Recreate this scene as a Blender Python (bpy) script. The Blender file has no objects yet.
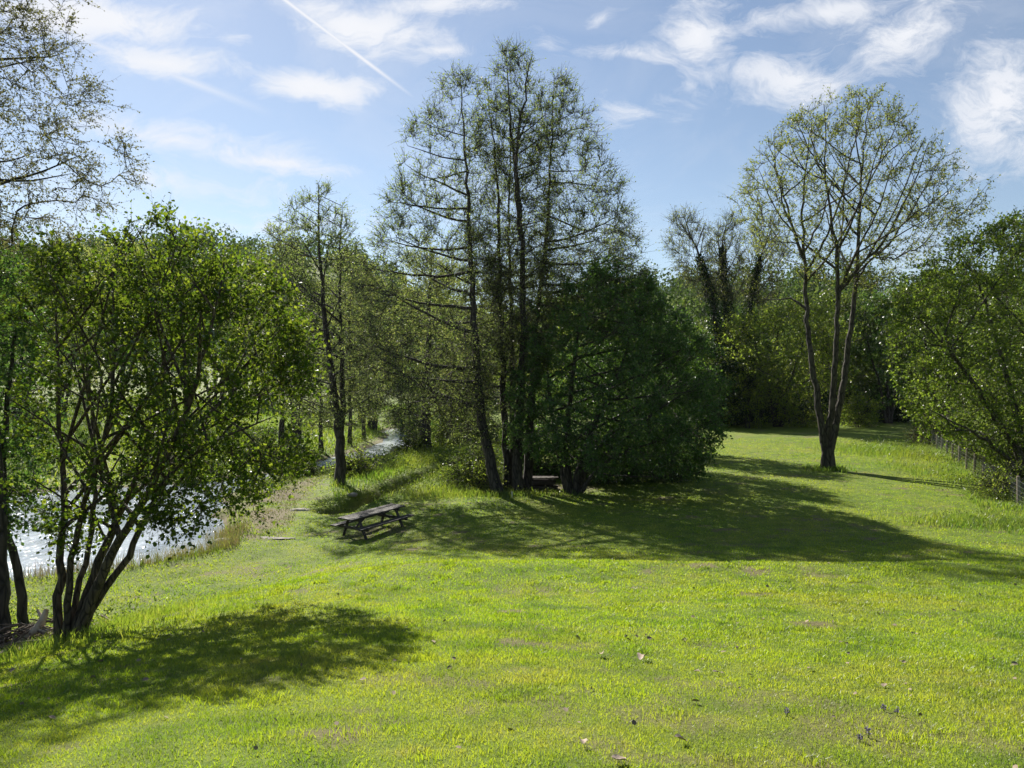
import bpy, math, random
import numpy as np
from mathutils import Vector

SEED = 11
HAZE = 0.00005
rng = np.random.default_rng(SEED)
random.seed(SEED)
scene = bpy.context.scene
COL = scene.collection
EYE = 5.4
F = 769.0
WATER_Z = 0.05
R = math.radians


# ------------------------------------------------------------------ helpers
def PX(px, py, Y):
    return np.array([(px - 512.0) / F * Y, Y, EYE - (py - 384.0) / F * Y])


def link_mesh(name, verts, faces, mat=None, parent=None, smooth=False):
    """faces: list of int arrays (n,k), one array for each face size"""
    me = bpy.data.meshes.new(name)
    verts = np.asarray(verts, dtype=np.float32)
    me.vertices.add(len(verts))
    me.vertices.foreach_set('co', verts.ravel())
    faces = [np.asarray(f, dtype=np.int32) for f in faces if len(f)]
    nl = sum(f.size for f in faces)
    nf = sum(len(f) for f in faces)
    me.loops.add(nl)
    me.polygons.add(nf)
    me.loops.foreach_set('vertex_index', np.concatenate([f.ravel() for f in faces]))
    tot = np.concatenate([np.full(len(f), f.shape[1], dtype=np.int32) for f in faces])
    start = np.concatenate([[0], np.cumsum(tot)[:-1]]).astype(np.int32)
    me.polygons.foreach_set('loop_start', start)
    me.polygons.foreach_set('loop_total', tot)
    me.polygons.foreach_set('use_smooth', np.full(nf, smooth, dtype=bool))
    me.update(calc_edges=True)
    if mat:
        me.materials.append(mat)
    o = bpy.data.objects.new(name, me)
    COL.objects.link(o)
    if parent:
        o.parent = parent
    return o


def tag(o, label=None, cat=None, group=None, kind=None):
    if label:
        o['label'] = label
    if cat:
        o['category'] = cat
    if group:
        o['group'] = group
    if kind:
        o['kind'] = kind
    return o


def thing(name, label, cat, loc=(0, 0, 0), rz=0.0, group=None):
    o = bpy.data.objects.new(name, None)
    o.empty_display_size = 0.2
    COL.objects.link(o)
    o.location = loc
    o.rotation_euler = (0, 0, rz)
    return tag(o, label, cat, group)


def copy_thing(root, loc, rz, label=None, scale=None):
    r = root.copy()
    COL.objects.link(r)
    r.location = loc
    r.rotation_euler = (0, 0, rz)
    if scale is not None:
        r.scale = scale
    if label:
        r['label'] = label
    for ch in list(root.children):
        c = ch.copy()
        COL.objects.link(c)
        c.parent = r
        for g in ch.children:
            d = g.copy()
            COL.objects.link(d)
            d.parent = c
    return r


def norm(v):
    return v / np.maximum(np.linalg.norm(v, axis=-1, keepdims=True), 1e-9)


def vnoise(x, y, scale, seed):
    """cheap smooth value noise 0..1"""
    r = np.random.default_rng(seed)
    T = r.random((64, 64))
    x = np.asarray(x) / scale
    y = np.asarray(y) / scale
    xi = np.floor(x).astype(int)
    yi = np.floor(y).astype(int)
    fx = x - xi
    fy = y - yi
    fx = fx * fx * (3 - 2 * fx)
    fy = fy * fy * (3 - 2 * fy)
    a = T[xi % 64, yi % 64]
    b = T[(xi + 1) % 64, yi % 64]
    c = T[xi % 64, (yi + 1) % 64]
    d = T[(xi + 1) % 64, (yi + 1) % 64]
    return (a * (1 - fx) + b * fx) * (1 - fy) + (c * (1 - fx) + d * fx) * fy


def sstep(a, b, x):
    t = np.clip((x - a) / (b - a), 0, 1)
    return t * t * (3 - 2 * t)


# ------------------------------------------------------------------ terrain
_py = np.arange(-60, 1400, 0.25)
_pd = np.interp(_py, [-60, -15, 0, 3.4, 8, 13.5, 18.5, 24, 31, 45, 85, 150, 1400],
                [-4, -0.7, 1.30, 1.80, 2.62, 3.42, 4.42, 4.82, 4.80, 4.62, 4.45, 4.3, 4.0])
_k = np.exp(-0.5 * (np.arange(-16, 17) / 5.0) ** 2)
_k /= _k.sum()
_pd = np.convolve(np.pad(_pd, 16, mode='edge'), _k, mode='valid')

WATER_POLY = np.array([(-40, 4), (-24, 12.5), (-15.9, 16.3), (-13.2, 19.6), (-11.6, 21.3), (-10.3, 22.6), (-9.4, 24.3),
                       (-10.3, 26.8), (-11.9, 31.0), (-13.3, 36.0), (-14.0, 41.0), (-13.4, 44.5), (-11.9, 50.0),
                       (-9.9, 56.0), (-9.0, 63.0), (-9.0, 70.0), (-10.2, 78.0), (-13.5, 92.0), (-15.0, 92.0),
                       (-12.9, 80.0), (-11.8, 71.0), (-11.7, 64.0), (-12.6, 57.5), (-13.4, 52.5), (-14.0, 48.5),
                       (-15.0, 44.5), (-18.0, 40.5), (-24.0, 38.0), (-34.0, 34.5), (-46.0, 31.0)])
DITCH = np.array([(-7.3, 31.4), (-5.9, 35.2), (-4.6, 40.5), (-3.2, 46.0)])


def poly_dist(x, y, P, closed=True):
    """signed distance, negative inside"""
    x = np.asarray(x, float)
    y = np.asarray(y, float)
    d = np.full(x.shape, 1e9)
    ins = np.zeros(x.shape, bool)
    n = len(P)
    for i in range(n if closed else n - 1):
        ax, ay = P[i]
        bx, by = P[(i + 1) % n]
        ex, ey = bx - ax, by - ay
        t = np.clip(((x - ax) * ex + (y - ay) * ey) / (ex * ex + ey * ey), 0, 1)
        d = np.minimum(d, np.hypot(x - ax - t * ex, y - ay - t * ey))
        if closed:
            c = ((ay > y) != (by > y)) & (x < (bx - ax) * (y - ay) / (by - ay + 1e-12) + ax)
            ins ^= c
    return np.where(ins, -d, d) if closed else d


def water_d(x, y):
    wob = (vnoise(x, y, 1.3, 5) - 0.5) * 0.9
    return poly_dist(x, y, WATER_POLY) + wob


def ground_z(x, y):
    x = np.asarray(x, float)
    y = np.asarray(y, float)
    D = np.interp(y, _py, _pd)
    xl = np.minimum(x + 0.8, 0)
    D = D + np.minimum(0.0215 * xl * xl, 1.0) * sstep(40, 24, y) * sstep(-8, 4, y)
    D = D + 0.12 * sstep(-3, -12, x) * sstep(25, 40, y)
    D = D - 0.16 * sstep(4, 24, x) * sstep(20, 30, y)
    z = EYE - D
    # gentle undulation of the lawn
    amp = 0.10 + 0.10 * sstep(40, 120, y)
    z = z + amp * (vnoise(x, y, 5.5, 1) - 0.5) + 0.05 * (vnoise(x, y, 1.7, 2) - 0.5) + 0.02 * (vnoise(x, y, 0.45, 7) - 0.5)
    # little terrace edge that runs across the slope below the viewer
    edge = 14.0 + 1.6 * (vnoise(x, 0 * x, 6, 9) - 0.5) + 0.05 * x
    z = z + 0.26 * np.exp(-((y - edge) / 1.4) ** 2) * sstep(-7, -2, x)
    # hills
    side = 0.30 + 0.70 * sstep(10, -90, x)
    hill = 64 * sstep(58, 400, y) * side
    hill = hill * (0.85 + 0.3 * vnoise(x, y, 120, 3))
    hr = 24 * sstep(95, 330, y) * sstep(-20, 60, x)
    z = z + hill + hr
    # water bodies
    d = water_d(x, y)
    near = d < 12
    bank = WATER_Z + np.where(d < 0, np.maximum(-0.7, d * 0.5) - 0.02, 0.03 + np.minimum(d * (0.55 - 0.47 * sstep(30, 42, y)), 0.35))
    blend = np.clip(d / (2.2 + 6.5 * sstep(30, 42, y)), 0, 1) ** (1 + 0.6 * sstep(30, 42, y))
    z = np.where(near, np.where(d < 0, bank, bank * (1 - blend) + np.maximum(z, WATER_Z + 0.18) * blend), np.maximum(z, WATER_Z + 0.22))
    dd = poly_dist(x, y, DITCH, closed=False) + (vnoise(x, y, 0.8, 6) - 0.5) * 0.3
    z = z - (0.95 * np.exp(-(dd / 0.6) ** 4)) * (dd < 3)
    return z


def gz(x, y):
    return float(ground_z(np.array([x]), np.array([y]))[0])


# regions used for soil and rough grass
BEACH = np.array([(-9.3, 24.5), (-7.6, 25.6), (-8.2, 29), (-9.2, 33), (-9.6, 38), (-9.8, 42), (-12.6, 43), (-13.8, 41),
                  (-13.1, 36.4), (-11.7, 31.4), (-10.2, 27.0)])
ROUGH = np.array([(-7.6, 33.0), (-4.9, 33.0), (-3.2, 33.6), (-0.9, 33.8), (-1.0, 40), (0, 62), (-3, 92), (-12, 100), (-9.4, 70),
                  (-10, 56), (-11, 50), (-9.8, 44), (-9.3, 39.5), (-8.6, 36.5)])
FENCE_LINE = [(19.5, 29.6), (29.4, 53.5)]


def fence_d(x, y):
    (ax, ay), (bx, by) = FENCE_LINE
    ex, ey = bx - ax, by - ay
    L = math.hypot(ex, ey)
    return ((x - ax) * ey - (y - ay) * ex) / L     # positive to the right of the line


def soil_mask(x, y):
    m = sstep(0.7, -0.6, poly_dist(x, y, BEACH)) * sstep(0.42, 0.78, vnoise(x, y, 1.3, 21) * 0.5 + vnoise(x, y, 0.4, 22) * 0.5 + 0.06 + 0.1 * sstep(-8.6, -9.6, x))
    w = water_d(x, y)
    m = np.maximum(m, sstep(0.9, 0.2, w + (vnoise(x, y, 0.6, 23) - 0.5) * 0.8))
    dd = poly_dist(x, y, DITCH, closed=False)
    m = np.maximum(m, sstep(0.8, 0.3, dd))
    # scruffy bare spots in the lawn
    n = vnoise(x, y, 0.9, 31) * 0.55 + vnoise(x, y, 0.3, 32) * 0.45
    m = np.maximum(m, sstep(0.72, 0.86, n) * 0.85)
    n2 = vnoise(x * 0.45, y, 0.8, 34) * 0.6 + vnoise(x, y, 0.25, 35) * 0.4
    m = np.maximum(m, sstep(0.60, 0.80, n2) * np.exp(-((y - 14.3 - 0.05 * x) / 2.2) ** 2) * sstep(-5, -2, x) * 0.8)
    m = np.maximum(m, sstep(0.66, 0.84, n2) * 0.55)
    m = np.maximum(m, sstep(1.9, 0.5, np.hypot(x + 4.8, y - 26.5)) * sstep(0.38, 0.62, vnoise(x, y, 0.5, 36)) * 0.75)
    # ground under the alder clump and the brush pile
    m = np.maximum(m, sstep(3.0, 0.6, np.hypot((x - 1.2) * 0.7, y - 35.2)) * 0.9)
    m = np.maximum(m, sstep(1.1, 0.3, np.hypot((x + 7.1) * 0.8, y - 11.6)) * 0.9)
    return m


# ------------------------------------------------------------------ materials
def new_mat(name):
    m = bpy.data.materials.new(name)
    m.use_nodes = True
    nt = m.node_tree
    nt.nodes.clear()
    return m, nt


class N:
    def __init__(s, nt):
        s.nt = nt

    def __call__(s, typ, props=None, **inp):
        n = s.nt.nodes.new(typ)
        for k, v in (props or {}).items():
            setattr(n, k, v)
        for k, v in inp.items():
            key = int(k[1:]) if k[0] == '_' and k[1:].isdigit() else k.replace('_', ' ')
            sock = n.inputs[key]
            if isinstance(v, bpy.types.NodeSocket):
                s.nt.links.new(v, sock)
            else:
                sock.default_value = v
        return n

    def math(s, op, a, b=0.0, clamp=False):
        return s('ShaderNodeMath', {'operation': op, 'use_clamp': clamp}, _0=a, _1=b).outputs[0]

    def mixc(s, fac, a, b, mode='MIX'):
        n = s('ShaderNodeMix', {'data_type': 'RGBA', 'blend_type': mode})
        for idx, v in ((0, fac), (6, a), (7, b)):
            if isinstance(v, bpy.types.NodeSocket):
                s.nt.links.new(v, n.inputs[idx])
            else:
                n.inputs[idx].default_value = v if idx == 0 else (*v, 1.0)[:4]
        return n.outputs[2]

    def ramp(s, fac, stops, interp='LINEAR'):
        n = s('ShaderNodeValToRGB', None, _0=fac)
        cr = n.color_ramp
        cr.interpolation = interp
        while len(cr.elements) < len(stops):
            cr.elements.new(0.5)
        for e, (p, c) in zip(cr.elements, stops):
            e.position = p
            e.color = (*c, 1.0) if len(c) == 3 else c
        return n.outputs[0]

    def noise(s, vec, scale, detail=3.0, rough=0.55, dist=0.0):
        n = s('ShaderNodeTexNoise', None, Scale=scale, Detail=detail, Roughness=rough, Distortion=dist)
        if vec is not None:
            s.nt.links.new(vec, n.inputs['Vector'])
        return n.outputs['Fac']

    def out(s, shader):
        s('ShaderNodeOutputMaterial', None, Surface=shader)


def leaf_material(name, cols, trans, tfac=0.5, gloss=0.07, rough=0.5, pscale=None, pcols=None):
    """cols/trans: three reflect / transmit colours spread over the leaves"""
    m, nt = new_mat(name)
    n = N(nt)
    geo = n('ShaderNodeNewGeometry')
    rnd = geo.outputs['Random Per Island']
    c = n.ramp(rnd, [(0.0, cols[0]), (0.5, cols[1]), (1.0, cols[2])])
    t = n.ramp(rnd, [(0.0, trans[0]), (0.5, trans[1]), (1.0, trans[2])])
    if pscale:
        tc = n('ShaderNodeTexCoord')
        ns = n.noise(tc.outputs['Object'], pscale, 3.0)
        f = n.ramp(ns, [(0.40, (0, 0, 0)), (0.62, (1, 1, 1))])
        c = n.mixc(n.math('MULTIPLY', f, 0.75), c, pcols[0])
        t = n.mixc(n.math('MULTIPLY', f, 0.75), t, pcols[1])
    d = n('ShaderNodeBsdfDiffuse', None, Color=c)
    tr = n('ShaderNodeBsdfTranslucent', None, Color=t)
    mx = n('ShaderNodeMixShader', None, _0=tfac, _1=d.outputs[0], _2=tr.outputs[0])
    g = n('ShaderNodeBsdfGlossy', None, Color=(1, 1, 1, 1), Roughness=rough)
    lw = n('ShaderNodeLayerWeight', None, Blend=0.25)
    gf = n.math('MULTIPLY', lw.outputs['Fresnel'], gloss * 1.5, True)
    mx2 = n('ShaderNodeMixShader', None, _0=gf, _1=mx.outputs[0], _2=g.outputs[0])
    n.out(mx2.outputs[0])
    return m


def bark_material(name, dark, light, scale=6.0, lichen=None):
    m, nt = new_mat(name)
    n = N(nt)
    tc = n('ShaderNodeTexCoord')
    mp = n('ShaderNodeMapping', None, Vector=tc.outputs['Object'], Scale=(1, 1, 0.22))
    a = n.noise(mp.outputs[0], scale, 6.0, 0.65)
    v = n('ShaderNodeTexVoronoi', {'feature': 'DISTANCE_TO_EDGE'}, Vector=mp.outputs[0], Scale=scale * 1.6)
    c = n.ramp(a, [(0.3, dark), (0.7, light)])
    crack = n.math('MULTIPLY', v.outputs['Distance'], 6.0, True)
    c = n.mixc(crack, [x * 0.45 for x in dark], c)
    if lichen:
        l = n.noise(tc.outputs['Object'], 2.3, 5.0, 0.7)
        lf = n.ramp(l, [(0.55, (0, 0, 0)), (0.66, (1, 1, 1))])
        c = n.mixc(n.math('MULTIPLY', lf, 0.7), c, lichen)
    h = n.math('ADD', a, n.math('MULTIPLY', crack, 0.6))
    b = n('ShaderNodeBump', None, Strength=0.9, Distance=0.03, Height=h)
    p = n('ShaderNodeBsdfPrincipled', None, Base_Color=c, Roughness=0.9, Normal=b.outputs[0])
    n.out(p.outputs[0])
    return m


def ground_material():
    m, nt = new_mat('lawn_earth')
    n = N(nt)
    geo = n('ShaderNodeNewGeometry')
    pos = geo.outputs['Position']
    n1 = n.noise(pos, 0.55, 5.0, 0.6)
    n2 = n.noise(pos, 4.5, 4.0, 0.65)
    n3 = n.noise(pos, 30.0, 3.0, 0.7)
    fine = n.noise(pos, 140.0, 2.0, 0.7)
    c = n.ramp(n2, [(0.25, (0.075, 0.125, 0.010)), (0.5, (0.138, 0.208, 0.012)), (0.75, (0.20, 0.255, 0.022))])
    c2 = n.ramp(n3, [(0.3, (0.055, 0.100, 0.012)), (0.7, (0.175, 0.235, 0.026))])
    c = n.mixc(0.55, c, c2)
    dry = n.ramp(n1, [(0.52, (0, 0, 0)), (0.70, (1, 1, 1))])
    dry2 = n.ramp(n2, [(0.5, (0, 0, 0)), (0.68, (1, 1, 1))])
    dryf = n.math('MULTIPLY', n.math('MULTIPLY', dry, dry2), 0.75)
    c = n.mixc(dryf, c, (0.25, 0.215, 0.07))
    n4 = n.noise(pos, 1.6, 4.0, 0.6)
    k4 = n.ramp(n4, [(0.36, (1, 1, 1)), (0.54, (0, 0, 0))])
    c = n.mixc(n.math('MULTIPLY', k4, 0.6), c, (0.05, 0.09, 0.012))
    n5 = n.noise(pos, 0.28, 4.0, 0.65)
    y5 = n.ramp(n5, [(0.42, (0, 0, 0)), (0.68, (1, 1, 1))])
    c = n.mixc(n.math('MULTIPLY', y5, 0.3), c, (0.25, 0.255, 0.03))
    at = n('ShaderNodeAttribute', {'attribute_name': 'soil'})
    s1 = n.ramp(n2, [(0.3, (0.085, 0.075, 0.03)), (0.7, (0.20, 0.155, 0.08))])
    s2 = n.ramp(fine, [(0.3, (0.06, 0.045, 0.028)), (0.75, (0.27, 0.215, 0.135))])
    s3 = n.ramp(n3, [(0.35, (0.055, 0.05, 0.02)), (0.62, (0.25, 0.20, 0.10))])
    sc = n.mixc(0.45, n.mixc(0.5, s1, s2), s3)
    c = n.mixc(at.outputs['Fac'], c, sc)
    h = n.math('ADD', n.math('MULTIPLY', n3, 0.6), n.math('MULTIPLY', fine, 0.4))
    b = n('ShaderNodeBump', None, Strength=0.8, Distance=0.05, Height=h)
    p = n('ShaderNodeBsdfPrincipled', None, Base_Color=c, Roughness=0.85, Normal=b.outputs[0])
    p.inputs['Specular IOR Level'].default_value = 0.2
    n.out(p.outputs[0])
    return m


def grass_material(name, cols, trans, dry, tfac=0.5, pn=0.55):
    m, nt = new_mat(name)
    n = N(nt)
    geo = n('ShaderNodeNewGeometry')
    rnd = geo.outputs['Random Per Island']
    pos = geo.outputs['Position']
    c = n.ramp(rnd, [(0.0, cols[0]), (0.45, cols[1]), (1.0, cols[2])])
    t = n.ramp(rnd, [(0.0, trans[0]), (0.45, trans[1]), (1.0, trans[2])])
    n1 = n.noise(pos, pn, 5.0, 0.6)
    n2 = n.noise(pos, 4.5, 4.0, 0.65)
    d1 = n.ramp(n1, [(0.45, (0, 0, 0)), (0.70, (1, 1, 1))])
    d2 = n.ramp(n2, [(0.42, (0, 0, 0)), (0.66, (1, 1, 1))])
    df = n.math('MULTIPLY', n.math('MULTIPLY', d1, d2), 0.8)
    c = n.mixc(df, c, dry[0])
    t = n.mixc(df, t, dry[1])
    n5 = n.noise(pos, 0.28, 4.0, 0.65)
    y5 = n.ramp(n5, [(0.42, (0, 0, 0)), (0.68, (1, 1, 1))])
    c = n.mixc(n.math('MULTIPLY', y5, 0.45), c, (0.20, 0.19, 0.035))
    t = n.mixc(n.math('MULTIPLY', y5, 0.45), t, (0.56, 0.55, 0.035))
    # darker, cooler clumps
    n4 = n.noise(pos, 1.6, 4.0, 0.6)
    k = n.ramp(n4, [(0.36, (1, 1, 1)), (0.54, (0, 0, 0))])
    kf = n.math('MULTIPLY', k, 0.55)
    c = n.mixc(kf, c, (0.035, 0.085, 0.012))
    t = n.mixc(kf, t, (0.085, 0.22, 0.015))
    d = n('ShaderNodeBsdfDiffuse', None, Color=c)
    tr = n('ShaderNodeBsdfTranslucent', None, Color=t)
    mx = n('ShaderNodeMixShader', None, _0=tfac, _1=d.outputs[0], _2=tr.outputs[0])
    g = n('ShaderNodeBsdfGlossy', None, Color=(1, 1, 1, 1), Roughness=0.45)
    mx2 = n('ShaderNodeMixShader', None, _0=0.035, _1=mx.outputs[0], _2=g.outputs[0])
    n.out(mx2.outputs[0])
    return m


def simple_mat(name, c1, c2, scale=8.0, rough=0.8, stretch=(1, 1, 1), bump=0.4, metallic=0.0):
    m, nt = new_mat(name)
    n = N(nt)
    tc = n('ShaderNodeTexCoord')
    mp = n('ShaderNodeMapping', None, Vector=tc.outputs['Object'], Scale=stretch)
    a = n.noise(mp.outputs[0], scale, 6.0, 0.65)
    c = n.ramp(a, [(0.3, c1), (0.7, c2)])
    b = n('ShaderNodeBump', None, Strength=bump, Distance=0.01, Height=a)
    p = n('ShaderNodeBsdfPrincipled', None, Base_Color=c, Roughness=rough, Metallic=metallic, Normal=b.outputs[0])
    n.out(p.outputs[0])
    return m


def water_material():
    m, nt = new_mat('pond_water')
    n = N(nt)
    geo = n('ShaderNodeNewGeometry')
    mp = n('ShaderNodeMapping', None, Vector=geo.outputs['Position'], Scale=(1.0, 0.55, 1.0))
    a = n.noise(mp.outputs[0], 3.2, 5.0, 0.6, 0.3)
    b2 = n.noise(mp.outputs[0], 0.5, 2.0)
    h = n.math('ADD', a, n.math('MULTIPLY', b2, 0.8))
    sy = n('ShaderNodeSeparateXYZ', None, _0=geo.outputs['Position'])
    stream_f = n.math('MULTIPLY', n.math('SUBTRACT', sy.outputs['Y'], 42.0), 0.25, True)
    bright_streak = n.ramp(a, [(0.40, (0, 0, 0)), (0.56, (1, 1, 1))])
    ff = n.math('MULTIPLY', stream_f, n.math('ADD', 0.35, n.math('MULTIPLY', bright_streak, 0.5)))  # whitened streaks on the stream stand in for bright reflected light
    patch = n.ramp(b2, [(0.40, (0.26, 0.31, 0.38)), (0.60, (0.44, 0.50, 0.58))])  # milky base colour carries the sky reflection the surface lacks
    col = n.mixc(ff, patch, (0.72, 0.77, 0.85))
    b = n('ShaderNodeBump', None, Strength=0.7, Distance=0.08, Height=h)
    p = n('ShaderNodeBsdfPrincipled', None, Base_Color=col, Roughness=0.10, IOR=1.33, Normal=b.outputs[0])
    p.inputs['Specular IOR Level'].default_value = 1.0
    n.out(p.outputs[0])
    return m


M = {}
M['ground'] = ground_material()
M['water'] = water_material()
M['lawn'] = grass_material('lawn_grass', [(0.06, 0.12, 0.008), (0.10, 0.175, 0.012), (0.16, 0.205, 0.025)],
                           [(0.26, 0.44, 0.010), (0.39, 0.56, 0.014), (0.51, 0.59, 0.035)],
                           [(0.25, 0.20, 0.07), (0.45, 0.36, 0.10)], 0.55)
M['tall'] = grass_material('tall_grass', [(0.05, 0.11, 0.012), (0.075, 0.14, 0.016), (0.13, 0.17, 0.03)],
                           [(0.16, 0.34, 0.02), (0.25, 0.42, 0.03), (0.38, 0.45, 0.06)],
                           [(0.20, 0.17, 0.07), (0.38, 0.32, 0.10)], 0.5, 0.3)
M['reed'] = grass_material('dry_reed', [(0.12, 0.085, 0.06), (0.18, 0.13, 0.09), (0.10, 0.10, 0.045)],
                           [(0.17, 0.115, 0.075), (0.22, 0.15, 0.10), (0.15, 0.17, 0.05)],
                           [(0.25, 0.19, 0.13), (0.34, 0.26, 0.18)], 0.35)
M['bank'] = grass_material('bank_grass', [(0.09, 0.085, 0.035), (0.12, 0.11, 0.045), (0.07, 0.10, 0.02)],
                           [(0.15, 0.14, 0.05), (0.19, 0.17, 0.06), (0.17, 0.26, 0.02)],
                           [(0.13, 0.10, 0.06), (0.19, 0.15, 0.08)], 0.4)
M['hazel_leaf'] = leaf_material('hazel_leaf', [(0.024, 0.048, 0.011), (0.036, 0.068, 0.014), (0.06, 0.09, 0.018)],
                                [(0.10, 0.185, 0.012), (0.17, 0.265, 0.016), (0.32, 0.40, 0.03)], 0.47, 0.07)
M['dark_leaf'] = leaf_material('dark_leaf', [(0.044, 0.092, 0.032), (0.064, 0.12, 0.038), (0.09, 0.145, 0.044)],
                               [(0.075, 0.17, 0.025), (0.115, 0.23, 0.03), (0.20, 0.33, 0.04)], 0.40, 0.07)
M['alder_leaf'] = leaf_material('alder_leaf', [(0.062, 0.092, 0.038), (0.085, 0.120, 0.045), (0.12, 0.150, 0.06)],
                                [(0.20, 0.29, 0.06), (0.29, 0.39, 0.08), (0.40, 0.47, 0.12)], 0.5, 0.08)
M['spring_leaf'] = leaf_material('spring_leaf', [(0.10, 0.125, 0.045), (0.135, 0.16, 0.052), (0.18, 0.195, 0.07)],
                                 [(0.26, 0.33, 0.06), (0.36, 0.43, 0.08), (0.48, 0.50, 0.13)], 0.5, 0.06)
M['bud_leaf'] = leaf_material('bud_leaf', [(0.07, 0.07, 0.035), (0.10, 0.10, 0.045), (0.13, 0.12, 0.06)],
                              [(0.13, 0.15, 0.04), (0.19, 0.20, 0.06), (0.25, 0.24, 0.09)], 0.4, 0.06)
M['ash_leaf'] = leaf_material('ash_leaf', [(0.075, 0.10, 0.028), (0.11, 0.135, 0.035), (0.15, 0.165, 0.05)],
                              [(0.22, 0.29, 0.04), (0.31, 0.37, 0.06), (0.40, 0.42, 0.09)], 0.45, 0.06)
M['bush_leaf'] = leaf_material('bush_leaf', [(0.042, 0.065, 0.016), (0.062, 0.09, 0.02), (0.10, 0.125, 0.03)],
                               [(0.08, 0.14, 0.018), (0.13, 0.20, 0.022), (0.26, 0.32, 0.045)], 0.42, 0.06)
M['maple_leaf'] = leaf_material('maple_leaf', [(0.055, 0.092, 0.018), (0.080, 0.122, 0.022), (0.125, 0.16, 0.033)],
                               [(0.15, 0.25, 0.02), (0.23, 0.35, 0.028), (0.37, 0.47, 0.05)], 0.45, 0.06)
M['bright_leaf'] = leaf_material('bright_leaf', [(0.07, 0.11, 0.02), (0.10, 0.145, 0.025), (0.15, 0.18, 0.035)],
                                 [(0.22, 0.34, 0.03), (0.31, 0.43, 0.04), (0.42, 0.48, 0.07)], 0.5, 0.05)
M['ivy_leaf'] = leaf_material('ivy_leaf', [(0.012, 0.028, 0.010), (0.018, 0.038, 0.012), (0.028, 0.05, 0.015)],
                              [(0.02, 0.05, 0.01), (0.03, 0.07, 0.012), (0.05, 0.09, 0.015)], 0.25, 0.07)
M['wood_leaf'] = leaf_material('wood_leaf', [(0.030, 0.050, 0.014), (0.045, 0.070, 0.018), (0.07, 0.095, 0.025)],
                               [(0.05, 0.10, 0.015), (0.08, 0.14, 0.02), (0.13, 0.19, 0.03)], 0.35, 0.04)
M['hazel_bark'] = bark_material('hazel_bark', (0.05, 0.038, 0.026), (0.15, 0.115, 0.08), 9.0)
M['alder_bark'] = bark_material('alder_bark', (0.028, 0.024, 0.021), (0.085, 0.072, 0.060), 5.0)
M['ash_bark'] = bark_material('ash_bark', (0.035, 0.029, 0.021), (0.105, 0.09, 0.064), 4.0, (0.10, 0.105, 0.05))
M['wood_dark'] = simple_mat('weathered_table_wood', (0.020, 0.0175, 0.015), (0.062, 0.053, 0.045), 14.0, 0.75, (0.6, 6, 6))
M['wood_grey'] = simple_mat('weathered_grey_wood', (0.10, 0.082, 0.062), (0.26, 0.22, 0.17), 10.0, 0.85, (1, 1, 0.25))
M['plank'] = simple_mat('old_plank_wood', (0.028, 0.021, 0.016), (0.075, 0.057, 0.044), 8.0, 0.85, (0.5, 4, 4))
M['driftwood'] = simple_mat('bleached_wood', (0.32, 0.24, 0.17), (0.62, 0.52, 0.40), 12.0, 0.8, (1, 1, 0.3))
M['brush'] = simple_mat('dead_brush', (0.06, 0.045, 0.032), (0.24, 0.18, 0.13), 12.0, 0.9)
M['wire'] = simple_mat('galvanised_wire', (0.22, 0.23, 0.23), (0.36, 0.37, 0.37), 20.0, 0.5, metallic=0.6)
M['white'] = simple_mat('white_paint', (0.52, 0.52, 0.50), (0.66, 0.66, 0.63), 6.0, 0.6)
M['roof'] = simple_mat('roof_tile', (0.22, 0.09, 0.06), (0.32, 0.14, 0.09), 3.0, 0.8)
M['glass'] = simple_mat('window_glass', (0.02, 0.02, 0.025), (0.04, 0.04, 0.05), 2.0, 0.1)
M['stone'] = simple_mat('stone', (0.16, 0.145, 0.12), (0.34, 0.31, 0.26), 5.0, 0.9)
M['deadleaf'] = simple_mat('dead_leaf', (0.22, 0.15, 0.10), (0.46, 0.38, 0.30), 30.0, 0.8)
M['litter'] = simple_mat('lawn_scraps', (0.07, 0.05, 0.032), (0.34, 0.26, 0.18), 1.3, 0.85)
M['flower'] = simple_mat('purple_petal', (0.04, 0.03, 0.07), (0.12, 0.09, 0.17), 30.0, 0.7)
M['lane'] = simple_mat('lane_gravel', (0.34, 0.32, 0.30), (0.5, 0.48, 0.45), 6.0, 0.9)


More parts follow.
